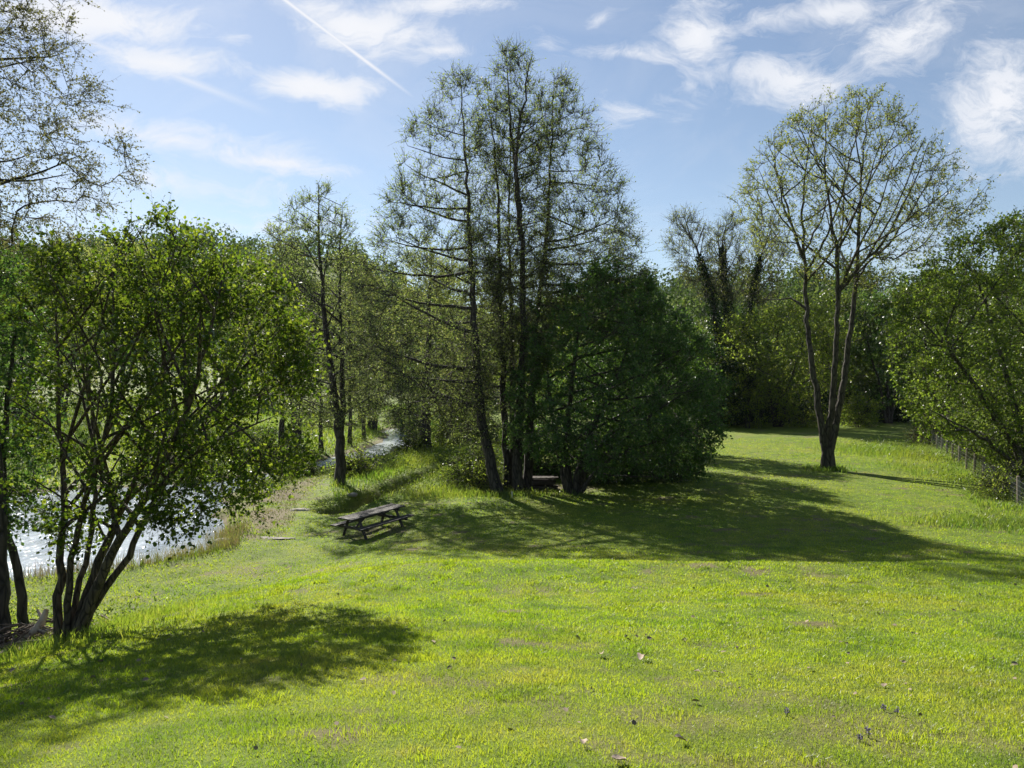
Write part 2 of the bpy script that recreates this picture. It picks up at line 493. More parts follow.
# ------------------------------------------------------------------ geometry builders
def tubes(lines, sides_of, wob=0.0, seed=0):
    """lines: list of (pts (n,3), radii (n,)); returns verts, quads"""
    r = np.random.default_rng(seed)
    groups = {}
    for pts, rad in lines:
        s = sides_of(float(rad.max()))
        groups.setdefault((len(pts), s), []).append((pts, rad))
    V, Fq = [], []
    off = 0
    for (n, s), L in groups.items():
        P = np.stack([l[0] for l in L])
        Rr = np.stack([l[1] for l in L])
        T = np.empty_like(P)
        T[:, 1:-1] = P[:, 2:] - P[:, :-2]
        T[:, 0] = P[:, 1] - P[:, 0]
        T[:, -1] = P[:, -1] - P[:, -2]
        T = norm(T)
        mean = norm(P[:, -1] - P[:, 0])
        ref = np.where(np.abs(mean[:, 2:3]) > 0.8, np.array([[1.0, 0, 0]]), np.array([[0, 0, 1.0]]))
        ref = np.repeat(ref[:, None, :], n, axis=1)
        A = norm(np.cross(T, ref))
        B = np.cross(T, A)
        ang = np.linspace(0, 2 * math.pi, s, endpoint=False)
        ring = A[:, :, None, :] * np.cos(ang)[None, None, :, None] + B[:, :, None, :] * np.sin(ang)[None, None, :, None]
        RR = Rr[:, :, None]
        if wob:
            RR = RR * (1 + wob * (r.random((len(L), n, s)) - 0.5))
        vv = P[:, :, None, :] + ring * RR[..., None] if wob else P[:, :, None, :] + ring * RR[..., None]
        V.append(vv.reshape(-1, 3))
        k = len(L)
        base = off + (np.arange(k) * n * s)[:, None, None]
        i = np.arange(n - 1)[None, :, None] * s
        j = np.arange(s)[None, None, :]
        j2 = (j + 1) % s
        q = np.stack([base + i + j, base + i + j2, base + i + s + j2, base + i + s + j], axis=-1)
        Fq.append(q.reshape(-1, 4))
        off += k * n * s
    return np.concatenate(V), np.concatenate(Fq)


def sides_near(r):
    return 10 if r > 0.06 else (6 if r > 0.02 else (4 if r > 0.009 else 3))


def sides_far(r):
    return 8 if r > 0.12 else (5 if r > 0.04 else 3)


LEAF6 = (np.array([(0, 0, 0), (-0.36, 0.30, 0.06), (-0.34, 0.66, 0.05), (0, 1.0, -0.05), (0.34, 0.66, 0.05), (0.36, 0.30, 0.06)]),
         [np.array([(0, 3, 2, 1), (0, 5, 4, 3)])])
LEAF4 = (np.array([(0, 0, 0), (-0.34, 0.5, 0.05), (0, 1.0, 0), (0.34, 0.5, 0.05)]), [np.array([(0, 3, 2, 1)])])


def leaves_mesh(P, A, Nn, S, tmpl):
    """P base points, A leaf axis, Nn approximate normal, S sizes"""
    A = norm(A)
    B = norm(np.cross(A, Nn))
    Nn = np.cross(B, A)
    t, fs = tmpl
    k = len(t)
    V = P[:, None, :] + S[:, None, None] * (B[:, None, :] * t[None, :, 0:1] + A[:, None, :] * t[None, :, 1:2] + Nn[:, None, :] * t[None, :, 2:3])
    n = len(P)
    faces = [(f[None] + (np.arange(n) * k)[:, None, None]).reshape(-1, f.shape[1]) for f in fs]
    return V.reshape(-1, 3), faces


def spray(P, D, L, m, size, r, tmpl, spread=0.9, up=0.5, twig_r=0.004, droop=0.15):
    """twigs at P towards D with length L, each with m leaves. Returns twig tubes and leaves arrays"""
    n = len(P)
    D = norm(D)
    bend = norm(D + 0.35 * r.normal(size=(n, 3)) + np.array([0, 0, -droop]))
    p1 = P + D * (L * 0.5)[:, None]
    p2 = p1 + bend * (L * 0.5)[:, None]
    tw = [(np.stack([P[i], p1[i], p2[i]]), np.array([twig_r, twig_r * 0.7, twig_r * 0.35])) for i in range(n)]
    t = (np.arange(m)[None, :] + r.random((n, m))) / m
    t = 0.12 + 0.88 * t
    q = np.where(t[..., None] < 0.5, P[:, None] + (p1 - P)[:, None] * (t * 2)[..., None],
                 p1[:, None] + (p2 - p1)[:, None] * (t * 2 - 1)[..., None])
    ax = norm(D[:, None] * 0.5 + spread * r.normal(size=(n, m, 3)) + np.array([0, 0, -droop]))
    nn = norm(np.array([0, 0, up]) + 0.8 * r.normal(size=(n, m, 3)))
    sz = size * (0.45 + 1.05 * r.random((n, m)))
    return tw, q.reshape(-1, 3), ax.reshape(-1, 3), nn.reshape(-1, 3), sz.ravel()


def poly_sample(poly, n, r, edge_bias=0.0):
    poly = np.asarray(poly, float)
    lo, hi = poly.min(0), poly.max(0)
    out = []
    while len(out) < n:
        c = lo + (hi - lo) * r.random((n * 3, 2))
        d = poly_dist(c[:, 0], c[:, 1], poly)
        ok = d < 0
        c = c[ok]
        out.extend(c.tolist())
    return np.array(out[:n])


def span_at(poly, y):
    """left and right x of polygon at height y (arrays)"""
    poly = np.asarray(poly, float)
    lo = np.full(len(y), 1e9)
    hi = np.full(len(y), -1e9)
    n = len(poly)
    for i in range(n):
        ax, ay = poly[i]
        bx, by = poly[(i + 1) % n]
        c = (ay > y) != (by > y)
        xx = (bx - ax) * (y - ay) / (by - ay + 1e-12) + ax
        lo = np.where(c, np.minimum(lo, xx), lo)
        hi = np.where(c, np.maximum(hi, xx), hi)
    return lo, hi


def catmull(P, step):
    P = np.asarray(P, float)
    Q = np.vstack([2 * P[0] - P[1], P, 2 * P[-1] - P[-2]])
    out = []
    for i in range(len(P) - 1):
        a, b, c, d = Q[i:i + 4]
        k = max(1, int(np.linalg.norm(c - b) / step))
        for j in range(k):
            t = j / k
            out.append(0.5 * ((2 * b) + (-a + c) * t + (2 * a - 5 * b + 4 * c - d) * t * t + (-a + 3 * b - 3 * c + d) * t ** 3))
    out.append(P[-1])
    return np.array(out)


def build_tree(name, label, cat, Y, stems, env, group=None, depth=1.0, n_attr=400, asc=30, beta=0.7, step=0.35,
               twigs=4, twig_len=0.35, m=5, leaf=0.07, leaf_mat='hazel_leaf', bark='hazel_bark', tmpl=LEAF4, seed=1,
               tip_r=0.006, pipe=2.3, far=False, along=2, base_flare=1.3, hollow=0.0, ycen=0.0, leaf_up=0.5, twig_r=None,
               jitter=0.06, spread=0.9, thin=None, up_dir=0.25, limbs=None, gap=None, ragged=0.10, prob=None):
    """stems: list of (pixel points [(px,py[,dy])...], base radius, tip radius[, sid]); env: pixel polygon of the crown"""
    r = np.random.default_rng(seed)
    pos, par, rad, sid = [], [], [], []
    nst = 0
    for st in stems:
        pts, r0, r1 = st[0], st[1], st[2]
        W = np.array([PX(p[0], p[1], Y + (p[2] if len(p) > 2 else 0.0)) for p in pts])
        s_id = st[3] if len(st) > 3 else nst
        nst = max(nst, s_id + 1)
        root = len(st) <= 4
        if root:
            W[0, 2] = gz(W[0, 0], W[0, 1]) - 0.12
        C = catmull(W, step)
        C[1:-1] += r.normal(size=C[1:-1].shape) * 0.02 * step / 0.3
        b = len(pos)
        for i, p in enumerate(C):
            t = i / (len(C) - 1)
            pos.append(p)
            par.append(b + i - 1 if i else -1)
            fl = 1 + (base_flare - 1) * math.exp(-i * step / 0.45) if root else 1.0
            rad.append((r0 * (1 - t) ** (1.1 if far else 0.85) + r1) * fl)
            sid.append(s_id)
    base = np.array(pos[0])
    if limbs:
        envp = np.asarray(env, float)
        n0 = len(pos)
        cand = [i for i in range(n0) if pos[i][2] > base[2] + limbs.get('low', 2.5)]
        pick = r.choice(len(cand), min(limbs['n'], len(cand)), replace=False)
        for ci in pick:
            i = cand[ci]
            az = r.random() * 2 * math.pi
            pyi = 384 + (EYE - pos[i][2]) / Y * F
            lo0, hi0 = span_at(envp, np.array([pyi]))
            if hi0[0] > lo0[0]:
                off = ((lo0[0] + hi0[0]) / 2 - (512 + pos[i][0] / Y * F)) / ((hi0[0] - lo0[0]) / 2)
                if r.random() < abs(off):
                    az = (0 if off > 0 else math.pi) + r.normal() * 0.6
            el = R(limbs.get('el', 15) + r.normal() * 9)
            up = R(limbs.get('curl', 14))
            p = np.array(pos[i])
            prev, k, pts_ = i, 0, []
            while k < 40:
                e2 = el + up * min(k * step / 4.0, 1.5)
                p = p + step * np.array([math.cos(az) * math.cos(e2), math.sin(az) * math.cos(e2), math.sin(e2)]) + r.normal(size=3) * limbs.get('jit', 0.025) * step
                px_ = 512 + p[0] / Y * F
                py_ = 384 + (EYE - p[2]) / Y * F
                lo_, hi_ = span_at(envp, np.array([py_]))
                hf = (hi_[0] - lo_[0]) / 2 / F * Y * depth
                c_ = (lo_[0] + hi_[0]) / 2
                uu = (px_ - c_) / max((hi_[0] - lo_[0]) / 2, 1e-3)
                if hi_[0] < lo_[0] or uu * uu + ((p[1] - Y) / max(hf, .1)) ** 2 > 1.0:
                    break
                pts_.append(p.copy())
                k += 1
            if k < 3:
                continue
            r0_ = min(rad[i] * 0.6, 0.012 + limbs.get('fat', 0.008) * k * step)
            for j, q_ in enumerate(pts_):
                pos.append(q_)
                par.append(prev)
                rad.append(r0_ * (1 - (j + 1) / k) ** 0.8 + tip_r * 1.2)
                sid.append(sid[i])
                prev = len(pos) - 1
    n_main = len(pos)
    # attractors
    en = np.asarray(env, float)
    S = poly_sample(en, n_attr, r)
    lo, hi = span_at(en, S[:, 1])
    u = np.clip((S[:, 0] - (lo + hi) / 2) / np.maximum((hi - lo) / 2, 1e-3), -1, 1)
    half = (hi - lo) / 2 / F * Y * depth
    q = r.random(n_attr) * 2 - 1
    if hollow:
        q = np.sign(q) * np.abs(q) ** (1 - hollow)
    dy = q * half * np.sqrt(1 - u * u * 0.95) + ycen
    # same pixel size of the silhouette at another distance: keep world width
    A = np.stack([(S[:, 0] - 512) / F * Y, Y + dy, EYE - (S[:, 1] - 384) / F * Y], axis=1)
    gzA = ground_z(A[:, 0], A[:, 1])
    A[:, 2] = np.maximum(A[:, 2], gzA + 0.25)
    keep = np.ones(len(A), bool)
    if gap:
        g3 = vnoise(A[:, 0] + 0.4 * A[:, 1], A[:, 2] * 1.2 + 0.5 * A[:, 1], gap[0], seed + 7) * 0.65 + vnoise(A[:, 0] - 0.6 * A[:, 1], A[:, 2], gap[0] * 0.45, seed + 8) * 0.35
        keep &= g3 > gap[1]
    if ragged:
        size = math.sqrt((en[:, 0].max() - en[:, 0].min()) * (en[:, 1].max() - en[:, 1].min()))
        dd_ = -poly_dist(S[:, 0], S[:, 1], en)
        ns_ = vnoise(S[:, 0] + 500, S[:, 1] + 500, size * 0.11, seed + 9)
        keep &= dd_ > ragged * size * np.maximum(ns_ - 0.35, 0) * 1.5
    if prob is not None:
        keep &= r.random(len(A)) < prob(S)
    A = A[keep]
    mainP = np.array(pos)
    dist = np.min(np.linalg.norm(A[:, None, :] - mainP[None, :, :], axis=2), axis=1) if len(A) * len(mainP) < 4e6 else np.array([np.min(np.linalg.norm(mainP - a, axis=1)) for a in A])
    A = A[np.argsort(dist)]
    cap = n_main + len(A) * 14 + 10
    NP_ = np.zeros((cap, 3))
    NP_[:n_main] = mainP
    cnt = n_main
    ta = math.tan(R(asc))
    direc = np.zeros((cap, 3))
    for i in range(n_main):
        p = par[i]
        direc[i] = (mainP[i] - mainP[p]) if p >= 0 else (0, 0, 1)
    direc[:n_main] = norm(direc[:n_main])
    par_a = np.full(cap, -1, int)
    par_a[:n_main] = par
    sid_a = np.zeros(cap, int)
    sid_a[:n_main] = sid
    ends = []
    extra = []
    minz = base[2] + 0.6
    for a in A:
        d = a - NP_[:cnt]
        dh = np.hypot(d[:, 0], d[:, 1])
        dl = np.linalg.norm(d, axis=1)
        cost = dl + beta * np.abs(d[:, 2] - ta * dh) + np.where(NP_[:cnt, 2] < minz, 3.0, 0)
        k = int(np.argmin(cost))
        L = dl[k]
        if L < 0.05:
            ends.append(k)
            continue
        p0 = NP_[k]
        ddir = norm(norm(d[k]) * 0.8 + direc[k] * 0.45 + np.array([0, 0, 0.1]))
        c1 = p0 + ddir * L * 0.45
        ns = max(2, min(12, int(round(L / step))))
        prev = k
        for j in range(1, ns + 1):
            t = j / ns
            p = (1 - t) ** 2 * p0 + 2 * t * (1 - t) * c1 + t * t * a
            if j < ns:
                p = p + r.normal(size=3) * jitter * min(step, 0.6)
            NP_[cnt] = p
            par_a[cnt] = prev
            sid_a[cnt] = sid_a[k]
            direc[cnt] = norm(p - NP_[prev])
            prev = cnt
            if j >= ns - along and j < ns:
                extra.append(cnt)
            cnt += 1
        ends.append(prev)
    NPos = NP_[:cnt]
    par_a = par_a[:cnt]
    sid_a = sid_a[:cnt]
    # pipe-model radii
    acc = np.zeros(cnt)
    child = np.zeros(cnt, int)
    rr = np.zeros(cnt)
    heavy = np.full(cnt, -1, int)
    hr = np.zeros(cnt)
    for i in range(cnt - 1, -1, -1):
        v = max(acc[i] ** (1 / pipe) if acc[i] > 0 else 0, tip_r)
        if i < n_main:
            v = rad[i]
        rr[i] = v
        p = par_a[i]
        if p >= 0:
            acc[p] += v ** pipe
            w = v + (10 if i < n_main else 0) + (10 if i == p + 1 else 0)
            if w > hr[p]:
                hr[p] = w
                heavy[p] = i
    # children of main nodes may not be thicker than the stem
    for i in range(n_main, cnt):
        rr[i] = min(rr[i], rr[par_a[i]] * (0.75 if par_a[i] < n_main else 1.0))
    lines = {}
    is_head = np.ones(cnt, bool)
    for p in range(cnt):
        if heavy[p] >= 0:
            is_head[heavy[p]] = False
    for i in range(cnt):
        if not is_head[i]:
            continue
        chain = [i]
        while heavy[chain[-1]] >= 0:
            chain.append(heavy[chain[-1]])
        p = par_a[i]
        pts = NPos[chain]
        rd = rr[chain]
        if p >= 0:
            pts = np.vstack([NPos[p], pts])
            rd = np.concatenate([[min(rd[0] * 1.15, rr[p])], rd])
        if len(pts) < 2:
            continue
        lines.setdefault(int(sid_a[i]), []).append((pts, rd))
    sd = sides_far if far else sides_near
    # leaf sprays
    ends = np.array(ends + extra)
    E = np.repeat(ends, twigs)
    P = NPos[E]
    cen = A.mean(0)
    outw = norm(P - cen) * 0.6 + direc[E] * 0.7
    D = norm(outw + r.normal(size=P.shape) * 0.65 + np.array([0, 0, up_dir]))
    Ls = twig_len * (0.5 + r.random(len(P)))
    tr_ = twig_r or max(0.003, tip_r * 0.6)
    tw, q, ax, nn, sz = spray(P, D, Ls, m, leaf, r, tmpl, spread=spread, up=leaf_up, twig_r=tr_)
    for e, line in zip(E, tw):
        lines.setdefault(int(sid_a[e]), []).append(line)
    o = thing(name, label, cat, tuple(base), 0, group)
    bx = np.array(base)
    ids = sorted(lines)
    for s_ in ids:
        V, Fq = tubes(lines[s_], sd, 0.12 if not far else 0.0, seed)
        link_mesh('trunk' if len(ids) == 1 else 'stem', V - bx, [Fq], M[bark], o, smooth=True)
    V, fs = leaves_mesh(q, ax, nn, sz, tmpl)
    link_mesh('crown', V - bx, fs, M[leaf_mat], o)
    return o


# ------------------------------------------------------------------ ground, water
def build_ground():
    v = np.concatenate([np.linspace(-14, 0, 24, endpoint=False), np.linspace(0, 12, 110, endpoint=False),
                        np.linspace(12, 60, 260, endpoint=False), np.geomspace(60, 1500, 120)])
    u = np.linspace(-1, 1, 361)
    u = np.sign(u) * (0.45 * np.abs(u) + 0.55 * np.abs(u) ** 2.2)
    Yg, Ug = np.meshgrid(v, u, indexing='ij')
    Xg = Ug * (1.55 * np.maximum(Yg, 0) + 26)
    Z = ground_z(Xg, Yg)
    n, k = Xg.shape
    V = np.stack([Xg, Yg, Z], -1).reshape(-1, 3)
    i = np.arange(n - 1)[:, None] * k
    j = np.arange(k - 1)[None]
    q = np.stack([i + j, i + j + 1, i + k + j + 1, i + k + j], -1).reshape(-1, 4)
    o = link_mesh('ground', V, [q], M['ground'], smooth=True)
    at = o.data.attributes.new('soil', 'FLOAT', 'POINT')
    at.data.foreach_set('value', soil_mask(Xg, Yg).ravel().astype(np.float32))
    tag(o, kind='structure')
    return o


build_ground()

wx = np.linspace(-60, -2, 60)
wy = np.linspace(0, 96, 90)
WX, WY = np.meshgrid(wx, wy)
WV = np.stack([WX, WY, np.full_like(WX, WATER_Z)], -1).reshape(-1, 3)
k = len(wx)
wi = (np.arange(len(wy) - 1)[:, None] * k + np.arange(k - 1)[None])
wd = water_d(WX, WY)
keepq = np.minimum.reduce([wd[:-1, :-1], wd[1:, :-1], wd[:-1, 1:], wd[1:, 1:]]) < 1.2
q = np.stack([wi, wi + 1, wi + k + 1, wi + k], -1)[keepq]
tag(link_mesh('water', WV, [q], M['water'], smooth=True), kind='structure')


# ------------------------------------------------------------------ grass
def blades(x, y, h, w, lean, seed, zoff=-0.006):
    r = np.random.default_rng(seed)
    n = len(x)
    z = ground_z(x, y) + zoff
    a = r.random(n) * 2 * math.pi
    la = r.random(n) * 2 * math.pi
    B = np.stack([np.cos(a), np.sin(a), np.zeros(n)], 1)
    Ld = np.stack([np.cos(la), np.sin(la), np.zeros(n)], 1)
    P = np.stack([x, y, z], 1)
    ln = (lean * (0.3 + r.random(n)))[:, None]
    up = np.array([0, 0, 1.0])
    mid = P + up * (h * 0.55)[:, None] + Ld * ln * 0.30 * h[:, None]
    tip = P + up * (h * 0.95)[:, None] + Ld * ln * h[:, None]
    wv = B * (w / 2)[:, None]
    V = np.stack([P - wv, P + wv, mid - wv * 0.75, mid + wv * 0.75, tip], 1).reshape(-1, 3)
    b = np.arange(n)[:, None] * 5
    Q = b + np.array([[0, 1, 3, 2]])
    T = b + np.array([[2, 3, 4]])
    return V, [Q, T]


def band(y0, y1, rho, r, ext=0.74, pad=1.6):
    area = (y1 - y0) * (ext * (y0 + y1) + 2 * pad)
    n = int(area * rho)
    y = r.uniform(y0, y1, int(n * 1.7))
    wmax = ext * y1 + pad
    x = r.uniform(-wmax, wmax, len(y))
    k = np.abs(x) < ext * y + pad
    return x[k][:n], y[k][:n]


def lawn():
    r = np.random.default_rng(4)
    X, Y, H, W = [], [], [], []
    for y0, y1, rho, h, w in [(2.3, 5, 5200, 0.034, 0.0042), (5, 8, 3300, 0.040, 0.0054), (8, 12, 1600, 0.045, 0.0080), (12, 16, 750, 0.05, 0.0115),
                              (16, 22, 300, 0.06, 0.020), (22, 34, 170, 0.05, 0.026), (34, 62, 55, 0.05, 0.045)]:
        x, y = band(y0, y1, rho, r)
        cl = vnoise(x, y, 0.35, 41) * 0.6 + vnoise(x, y, 1.4, 42) * 0.4
        ok = (water_d(x, y) > 0.25) & (soil_mask(x, y) < 0.25 + 0.75 * r.random(len(x)))
        ok &= r.random(len(x)) < (0.75 + 0.6 * cl)
        ok &= poly_dist(x, y, DITCH, False) > 0.6
        ok &= (poly_dist(x, y, ROUGH) > 0) & (fence_d(x, y) < 1.5) & ((x > -9) | (y < 45))
        x, y, cl = x[ok], y[ok], cl[ok]
        hh = h * (0.45 + 0.6 * r.random(len(x))) * (0.70 + 0.85 * cl ** 1.3)
        X.append(x), Y.append(y), H.append(hh), W.append(w * (0.7 + 0.6 * r.random(len(x))))
    # longer lush tufts
    nt = 900
    cx, cy = band(2.6, 16, 3, r)
    cx, cy = cx[:nt], cy[:nt]
    m = 60
    tx = (cx[:, None] + r.normal(size=(len(cx), m)) * 0.07).ravel()
    ty = (cy[:, None] + r.normal(size=(len(cx), m)) * 0.07).ravel()
    ok = water_d(tx, ty) > 0.3
    tx, ty = tx[ok], ty[ok]
    X.append(tx), Y.append(ty), H.append(0.035 + 0.04 * r.random(len(tx))), W.append(np.full(len(tx), 0.0065) * np.clip(ty / 6, 0.9, 2.2))
    X, Y, H, W = map(np.concatenate, (X, Y, H, W))
    V, fs = blades(X, Y, H, W, np.full(len(X), 0.75), 5)
    o = link_mesh('lawn_grass', V, fs, M['lawn'])
    tag(o, 'short bright green lawn grass covering the slope and field', 'grass', kind='stuff')


lawn()


def tall():
    r = np.random.default_rng(8)
    X, Y, H, W = [], [], [], []

    def add(x, y, h, w):
        X.append(x), Y.append(y), H.append(h), W.append(w)
    # marsh between ditch and stream
    P = poly_sample(ROUGH, 42000, r)
    x, y = P[:, 0], P[:, 1]
    c = vnoise(x, y, 1.6, 51)
    ok = (water_d(x, y) > 0.1) & (poly_dist(x, y, DITCH, False) > 1.0) & (water_d(x, y) > 2.2 + 2.2 * (y < 58)) & (r.random(len(x)) < 0.25 + c)
    x, y, c = x[ok], y[ok], c[ok]
    add(x, y, (0.18 + 0.42 * r.random(len(x))) * (0.35 + 1.1 * c), 0.018 + 0.02 * r.random(len(x)))
    P = poly_sample(ROUGH, 30000, r)
    x, y = P[:, 0], P[:, 1]
    d = water_d(x, y)
    ok = (d > 0.3) & (d < 5) & (poly_dist(x, y, DITCH, False) > 0.7)
    x, y = x[ok], y[ok]
    add(x, y, 0.05 + 0.12 * r.random(len(x)) * vnoise(x, y, 1.1, 54) * 1.6, 0.022 + 0.02 * r.random(len(x)))
    # stream far bank and meadow
    x, y = r.uniform(-60, -8, 40000), r.uniform(38, 110, 40000)
    ok = (water_d(x, y) > 0.5) & (x < -10) & ((x < -13.2) | (y > 80))
    x, y = x[ok], y[ok]
    add(x, y, 0.2 + 0.3 * r.random(len(x)), 0.06 + 0.05 * r.random(len(x)))
    # along the fence
    for n, d0, d1, hh in ((9000, -1.5, 0.3, 0.22), (16000, 0.2, 6.0, 0.34)):
        t = r.random(n) * 1.35 - 0.25
        d = r.uniform(d0, d1, n)
        (ax, ay), (bx, by) = FENCE_LINE
        L = math.hypot(bx - ax, by - ay)
        x = ax + (bx - ax) * t + (by - ay) / L * d
        y = ay + (by - ay) * t - (bx - ax) / L * d
        c = vnoise(x, y, 1.2, 52)
        k = r.random(n) < c * 1.3
        x, y, c = x[k], y[k], c[k]
        add(x, y, hh * (0.3 + r.random(len(x))) * (0.4 + c), 0.014 + 0.018 * r.random(len(x)))
    # lush patch right of the lone tree
    for (cx, cy, sx, sy, n, hh) in ((24.6, 50.0, 1.7, 2.6, 5000, 0.5), (16.6, 26.2, 1.5, 0.6, 4200, 0.26), (21.6, 40.0, 0.9, 2.5, 2200, 0.28),
                                    (-0.4, 32.9, 2.4, 0.35, 1500, 0.22), (-2.0, 33.0, 1.6, 0.6, 1500, 0.35)):
        x = cx + sx * r.normal(size=n)
        y = cy + sy * r.normal(size=n)
        add(x, y, hh * (0.35 + 0.8 * r.random(n)), 0.013 + 0.015 * r.random(n))
    # lawn rim at the pond
    x, y = r.uniform(-15, -8, 60000), r.uniform(15, 30, 60000)
    d = water_d(x, y)
    ok = (d > 0.1) & (d < 1.1) & (x < -8.6) & (r.random(len(x)) < 0.13)
    x, y = x[ok], y[ok]
    add(x, y, 0.08 + 0.22 * r.random(len(x)) ** 2, 0.012 + 0.012 * r.random(len(x)))
    # round the feet of the nearest tree
    x, y = -6.9 + 1.2 * r.normal(size=5000), 11.6 + 1.1 * r.normal(size=5000)
    add(x, y, 0.07 + 0.16 * r.random(5000), 0.008 + 0.008 * r.random(5000))
    # round the feet of the lone tree
    x, y = 16.85 + 0.5 * r.normal(size=700), 41.0 + 0.45 * r.normal(size=700)
    add(x, y, 0.12 + 0.25 * r.random(700), 0.03 + 0.02 * r.random(700))
    X, Y, H, W = map(np.concatenate, (X, Y, H, W))
    V, fs = blades(X, Y, H, W, np.full(len(X), 0.6), 9)
    o = link_mesh('tall_grass', V, fs, M['tall'])
    tag(o, 'taller rough grass along the stream, fence and pond rim', 'grass', kind='stuff')


tall()


def reeds():
    r = np.random.default_rng(12)
    x, y = r.uniform(-15, -8, 40000), r.uniform(17, 32, 40000)
    d = water_d(x, y)
    c = vnoise(x, y, 0.8, 61)
    ok = (d > -0.6) & (d < 0.75) & (r.random(len(x)) < 0.35 + 0.6 * (c > 0.45)) & (y < 27)
    x, y = x[ok], y[ok]
    h = 0.15 + 0.5 * r.random(len(x)) ** 2
    V, fs = blades(x, y, h + 0.15 * (water_d(x, y) < 0), 0.008 + 0.008 * r.random(len(x)), np.full(len(x), 0.35), 13)
    o = link_mesh('reed', V, fs, M['reed'])
    tag(o, 'thin dry reeds and stalks standing along the pond edge', 'reeds', kind='stuff')


reeds()


def dry_tufts():
    r = np.random.default_rng(14)
    P = poly_sample(BEACH, 6500, r)
    x, y = P[:, 0], P[:, 1]
    ok = (water_d(x, y) > 0.15) & (r.random(len(x)) < vnoise(x, y, 0.7, 63) * 1.3)
    x, y = x[ok], y[ok]
    V, fs = blades(x, y, 0.03 + 0.09 * r.random(len(x)) ** 1.5, 0.02 + 0.015 * r.random(len(x)), np.full(len(x), 1.0), 15)
    o = link_mesh('dry_grass', V, fs, M['bank'])
    tag(o, 'withered grass tufts on the bare bank beside the pond', 'grass', kind='stuff')


dry_tufts()

# ------------------------------------------------------------------ trees near the viewer
build_tree('hazel_tree', 'broad leafy multi-stemmed tree at the pond edge, nearest the viewer', 'tree', 11.2,
           [([(58, 634), (60, 560), (64, 480, .1), (58, 380, .2), (58, 290, .3)], 0.055, 0.008),
            ([(64, 632), (72, 560, -.2), (88, 490, -.4), (108, 420, -.6), (114, 350, -.7), (110, 262, -.8)], 0.045, 0.007),
            ([(69, 628), (99, 560, .2), (127, 500, .4), (150, 436, .6), (166, 340, .8), (174, 242, .8)], 0.062, 0.008),
            ([(72, 626), (108, 564, -.2), (143, 503, -.5), (178, 430, -.8), (206, 345, -1.0), (224, 262, -1.0)], 0.068, 0.008),
            ([(76, 620), (106, 586), (128, 557), (141, 526, .1), (166, 480, .3), (206, 420, .5), (250, 362, .7), (280, 330, .8)], 0.05, 0.008),
            ([(66, 632), (80, 580, .3), (94, 510, .8), (92, 420, 1.2), (82, 320, 1.4), (90, 262, 1.4)], 0.04, 0.007),
            ([(146, 498, -.5), (178, 466, -.5), (225, 436, -.6), (275, 416, -.8)], 0.03, 0.006, 3, 'limb')],
           [(40, 300), (60, 258), (84, 246), (100, 226), (122, 240), (150, 240), (176, 204), (196, 238), (216, 226), (232, 250), (262, 276), (294, 308), (316, 372),
            (310, 432), (294, 490), (254, 530), (208, 524), (170, 500), (128, 500), (112, 545), (78, 556), (46, 536), (38, 400)],
           depth=1.05, n_attr=1450, asc=42, limbs=dict(n=60, el=45, low=1.3, curl=10), prob=lambda S: np.where(S[:, 0] < 135, np.where(S[:, 1] > 330, 0.33, 0.7), 0.86), twigs=5, twig_len=0.34, m=6, leaf=0.049, tmpl=LEAF6, seed=3, tip_r=0.005, along=1, step=0.22, up_dir=0.5, gap=(0.5, 0.38), ragged=0.10)

build_tree('budding_tree', 'tall twiggy tree just coming into leaf, reaching in at the upper left corner', 'tree', 12.5,
           [([(-2, 622), (-2, 560), (-6, 450, .2), (-20, 330, .4), (-50, 180, .6), (-90, 20, .6), (-130, -150, .5)], 0.13, 0.03)],
           [(-330, -120), (-150, -260), (60, -210), (100, -70), (60, -6), (84, 46), (105, 75), (90, 105), (128, 140), (148, 172), (118, 196), (60, 236), (0, 270), (-150, 330), (-330, 250)],
           depth=0.7, n_attr=2200, asc=9, beta=0.4, jitter=0.03, limbs=dict(n=34, el=12, low=3, curl=22, jit=0.07), twigs=5, twig_len=0.30, m=6, leaf=0.035, leaf_mat='bud_leaf', bark='alder_bark', seed=5, tip_r=0.0045, step=0.25, twig_r=0.0028, along=3)

build_tree('leaning_tree', 'dark leafy tree with a leaning trunk at the left edge beside the pond', 'tree', 13.5,
           [([(26, 604), (18, 570), (8, 530), (4, 460), (10, 380), (20, 300)], 0.07, 0.015),
            ([(4, 460), (-30, 400, .2), (-60, 320, .3)], 0.04, 0.01, 0, 'limb')],
           [(-160, 260), (-40, 232), (25, 240), (52, 300), (58, 400), (46, 480), (52, 530), (10, 552), (-60, 548), (-160, 520)],
           depth=0.7, n_attr=900, asc=25, twigs=4, twig_len=0.3, m=6, leaf=0.062, leaf_mat='dark_leaf', bark='alder_bark', seed=7, tip_r=0.005, step=0.25)

AL = dict(leaf_mat='alder_leaf', bark='alder_bark', far=True, twig_r=0.007)
build_tree('alder_tree', 'slender alder with two forked trunks standing behind the picnic table', 'tree', 37.5,
           [([(339, 488), (340, 440), (334, 395), (326, 330), (320, 260), (318, 182)], 0.25, 0.015),
            ([(340, 446), (343, 390, .4), (340, 300, .6), (342, 206, .7)], 0.16, 0.015, 1, 'fork')],
           [(318, 174), (334, 190), (344, 200), (356, 232), (368, 290), (384, 350), (388, 410), (350, 432), (300, 425), (262, 380), (250, 300), (252, 240), (272, 214), (298, 194)],
           depth=0.9, n_attr=850, asc=26, beta=0.5, jitter=0.03, limbs=dict(n=36, el=24, low=3), twigs=5, twig_len=0.55, m=4, leaf=0.072, seed=21, tip_r=0.010, step=0.5, **AL)

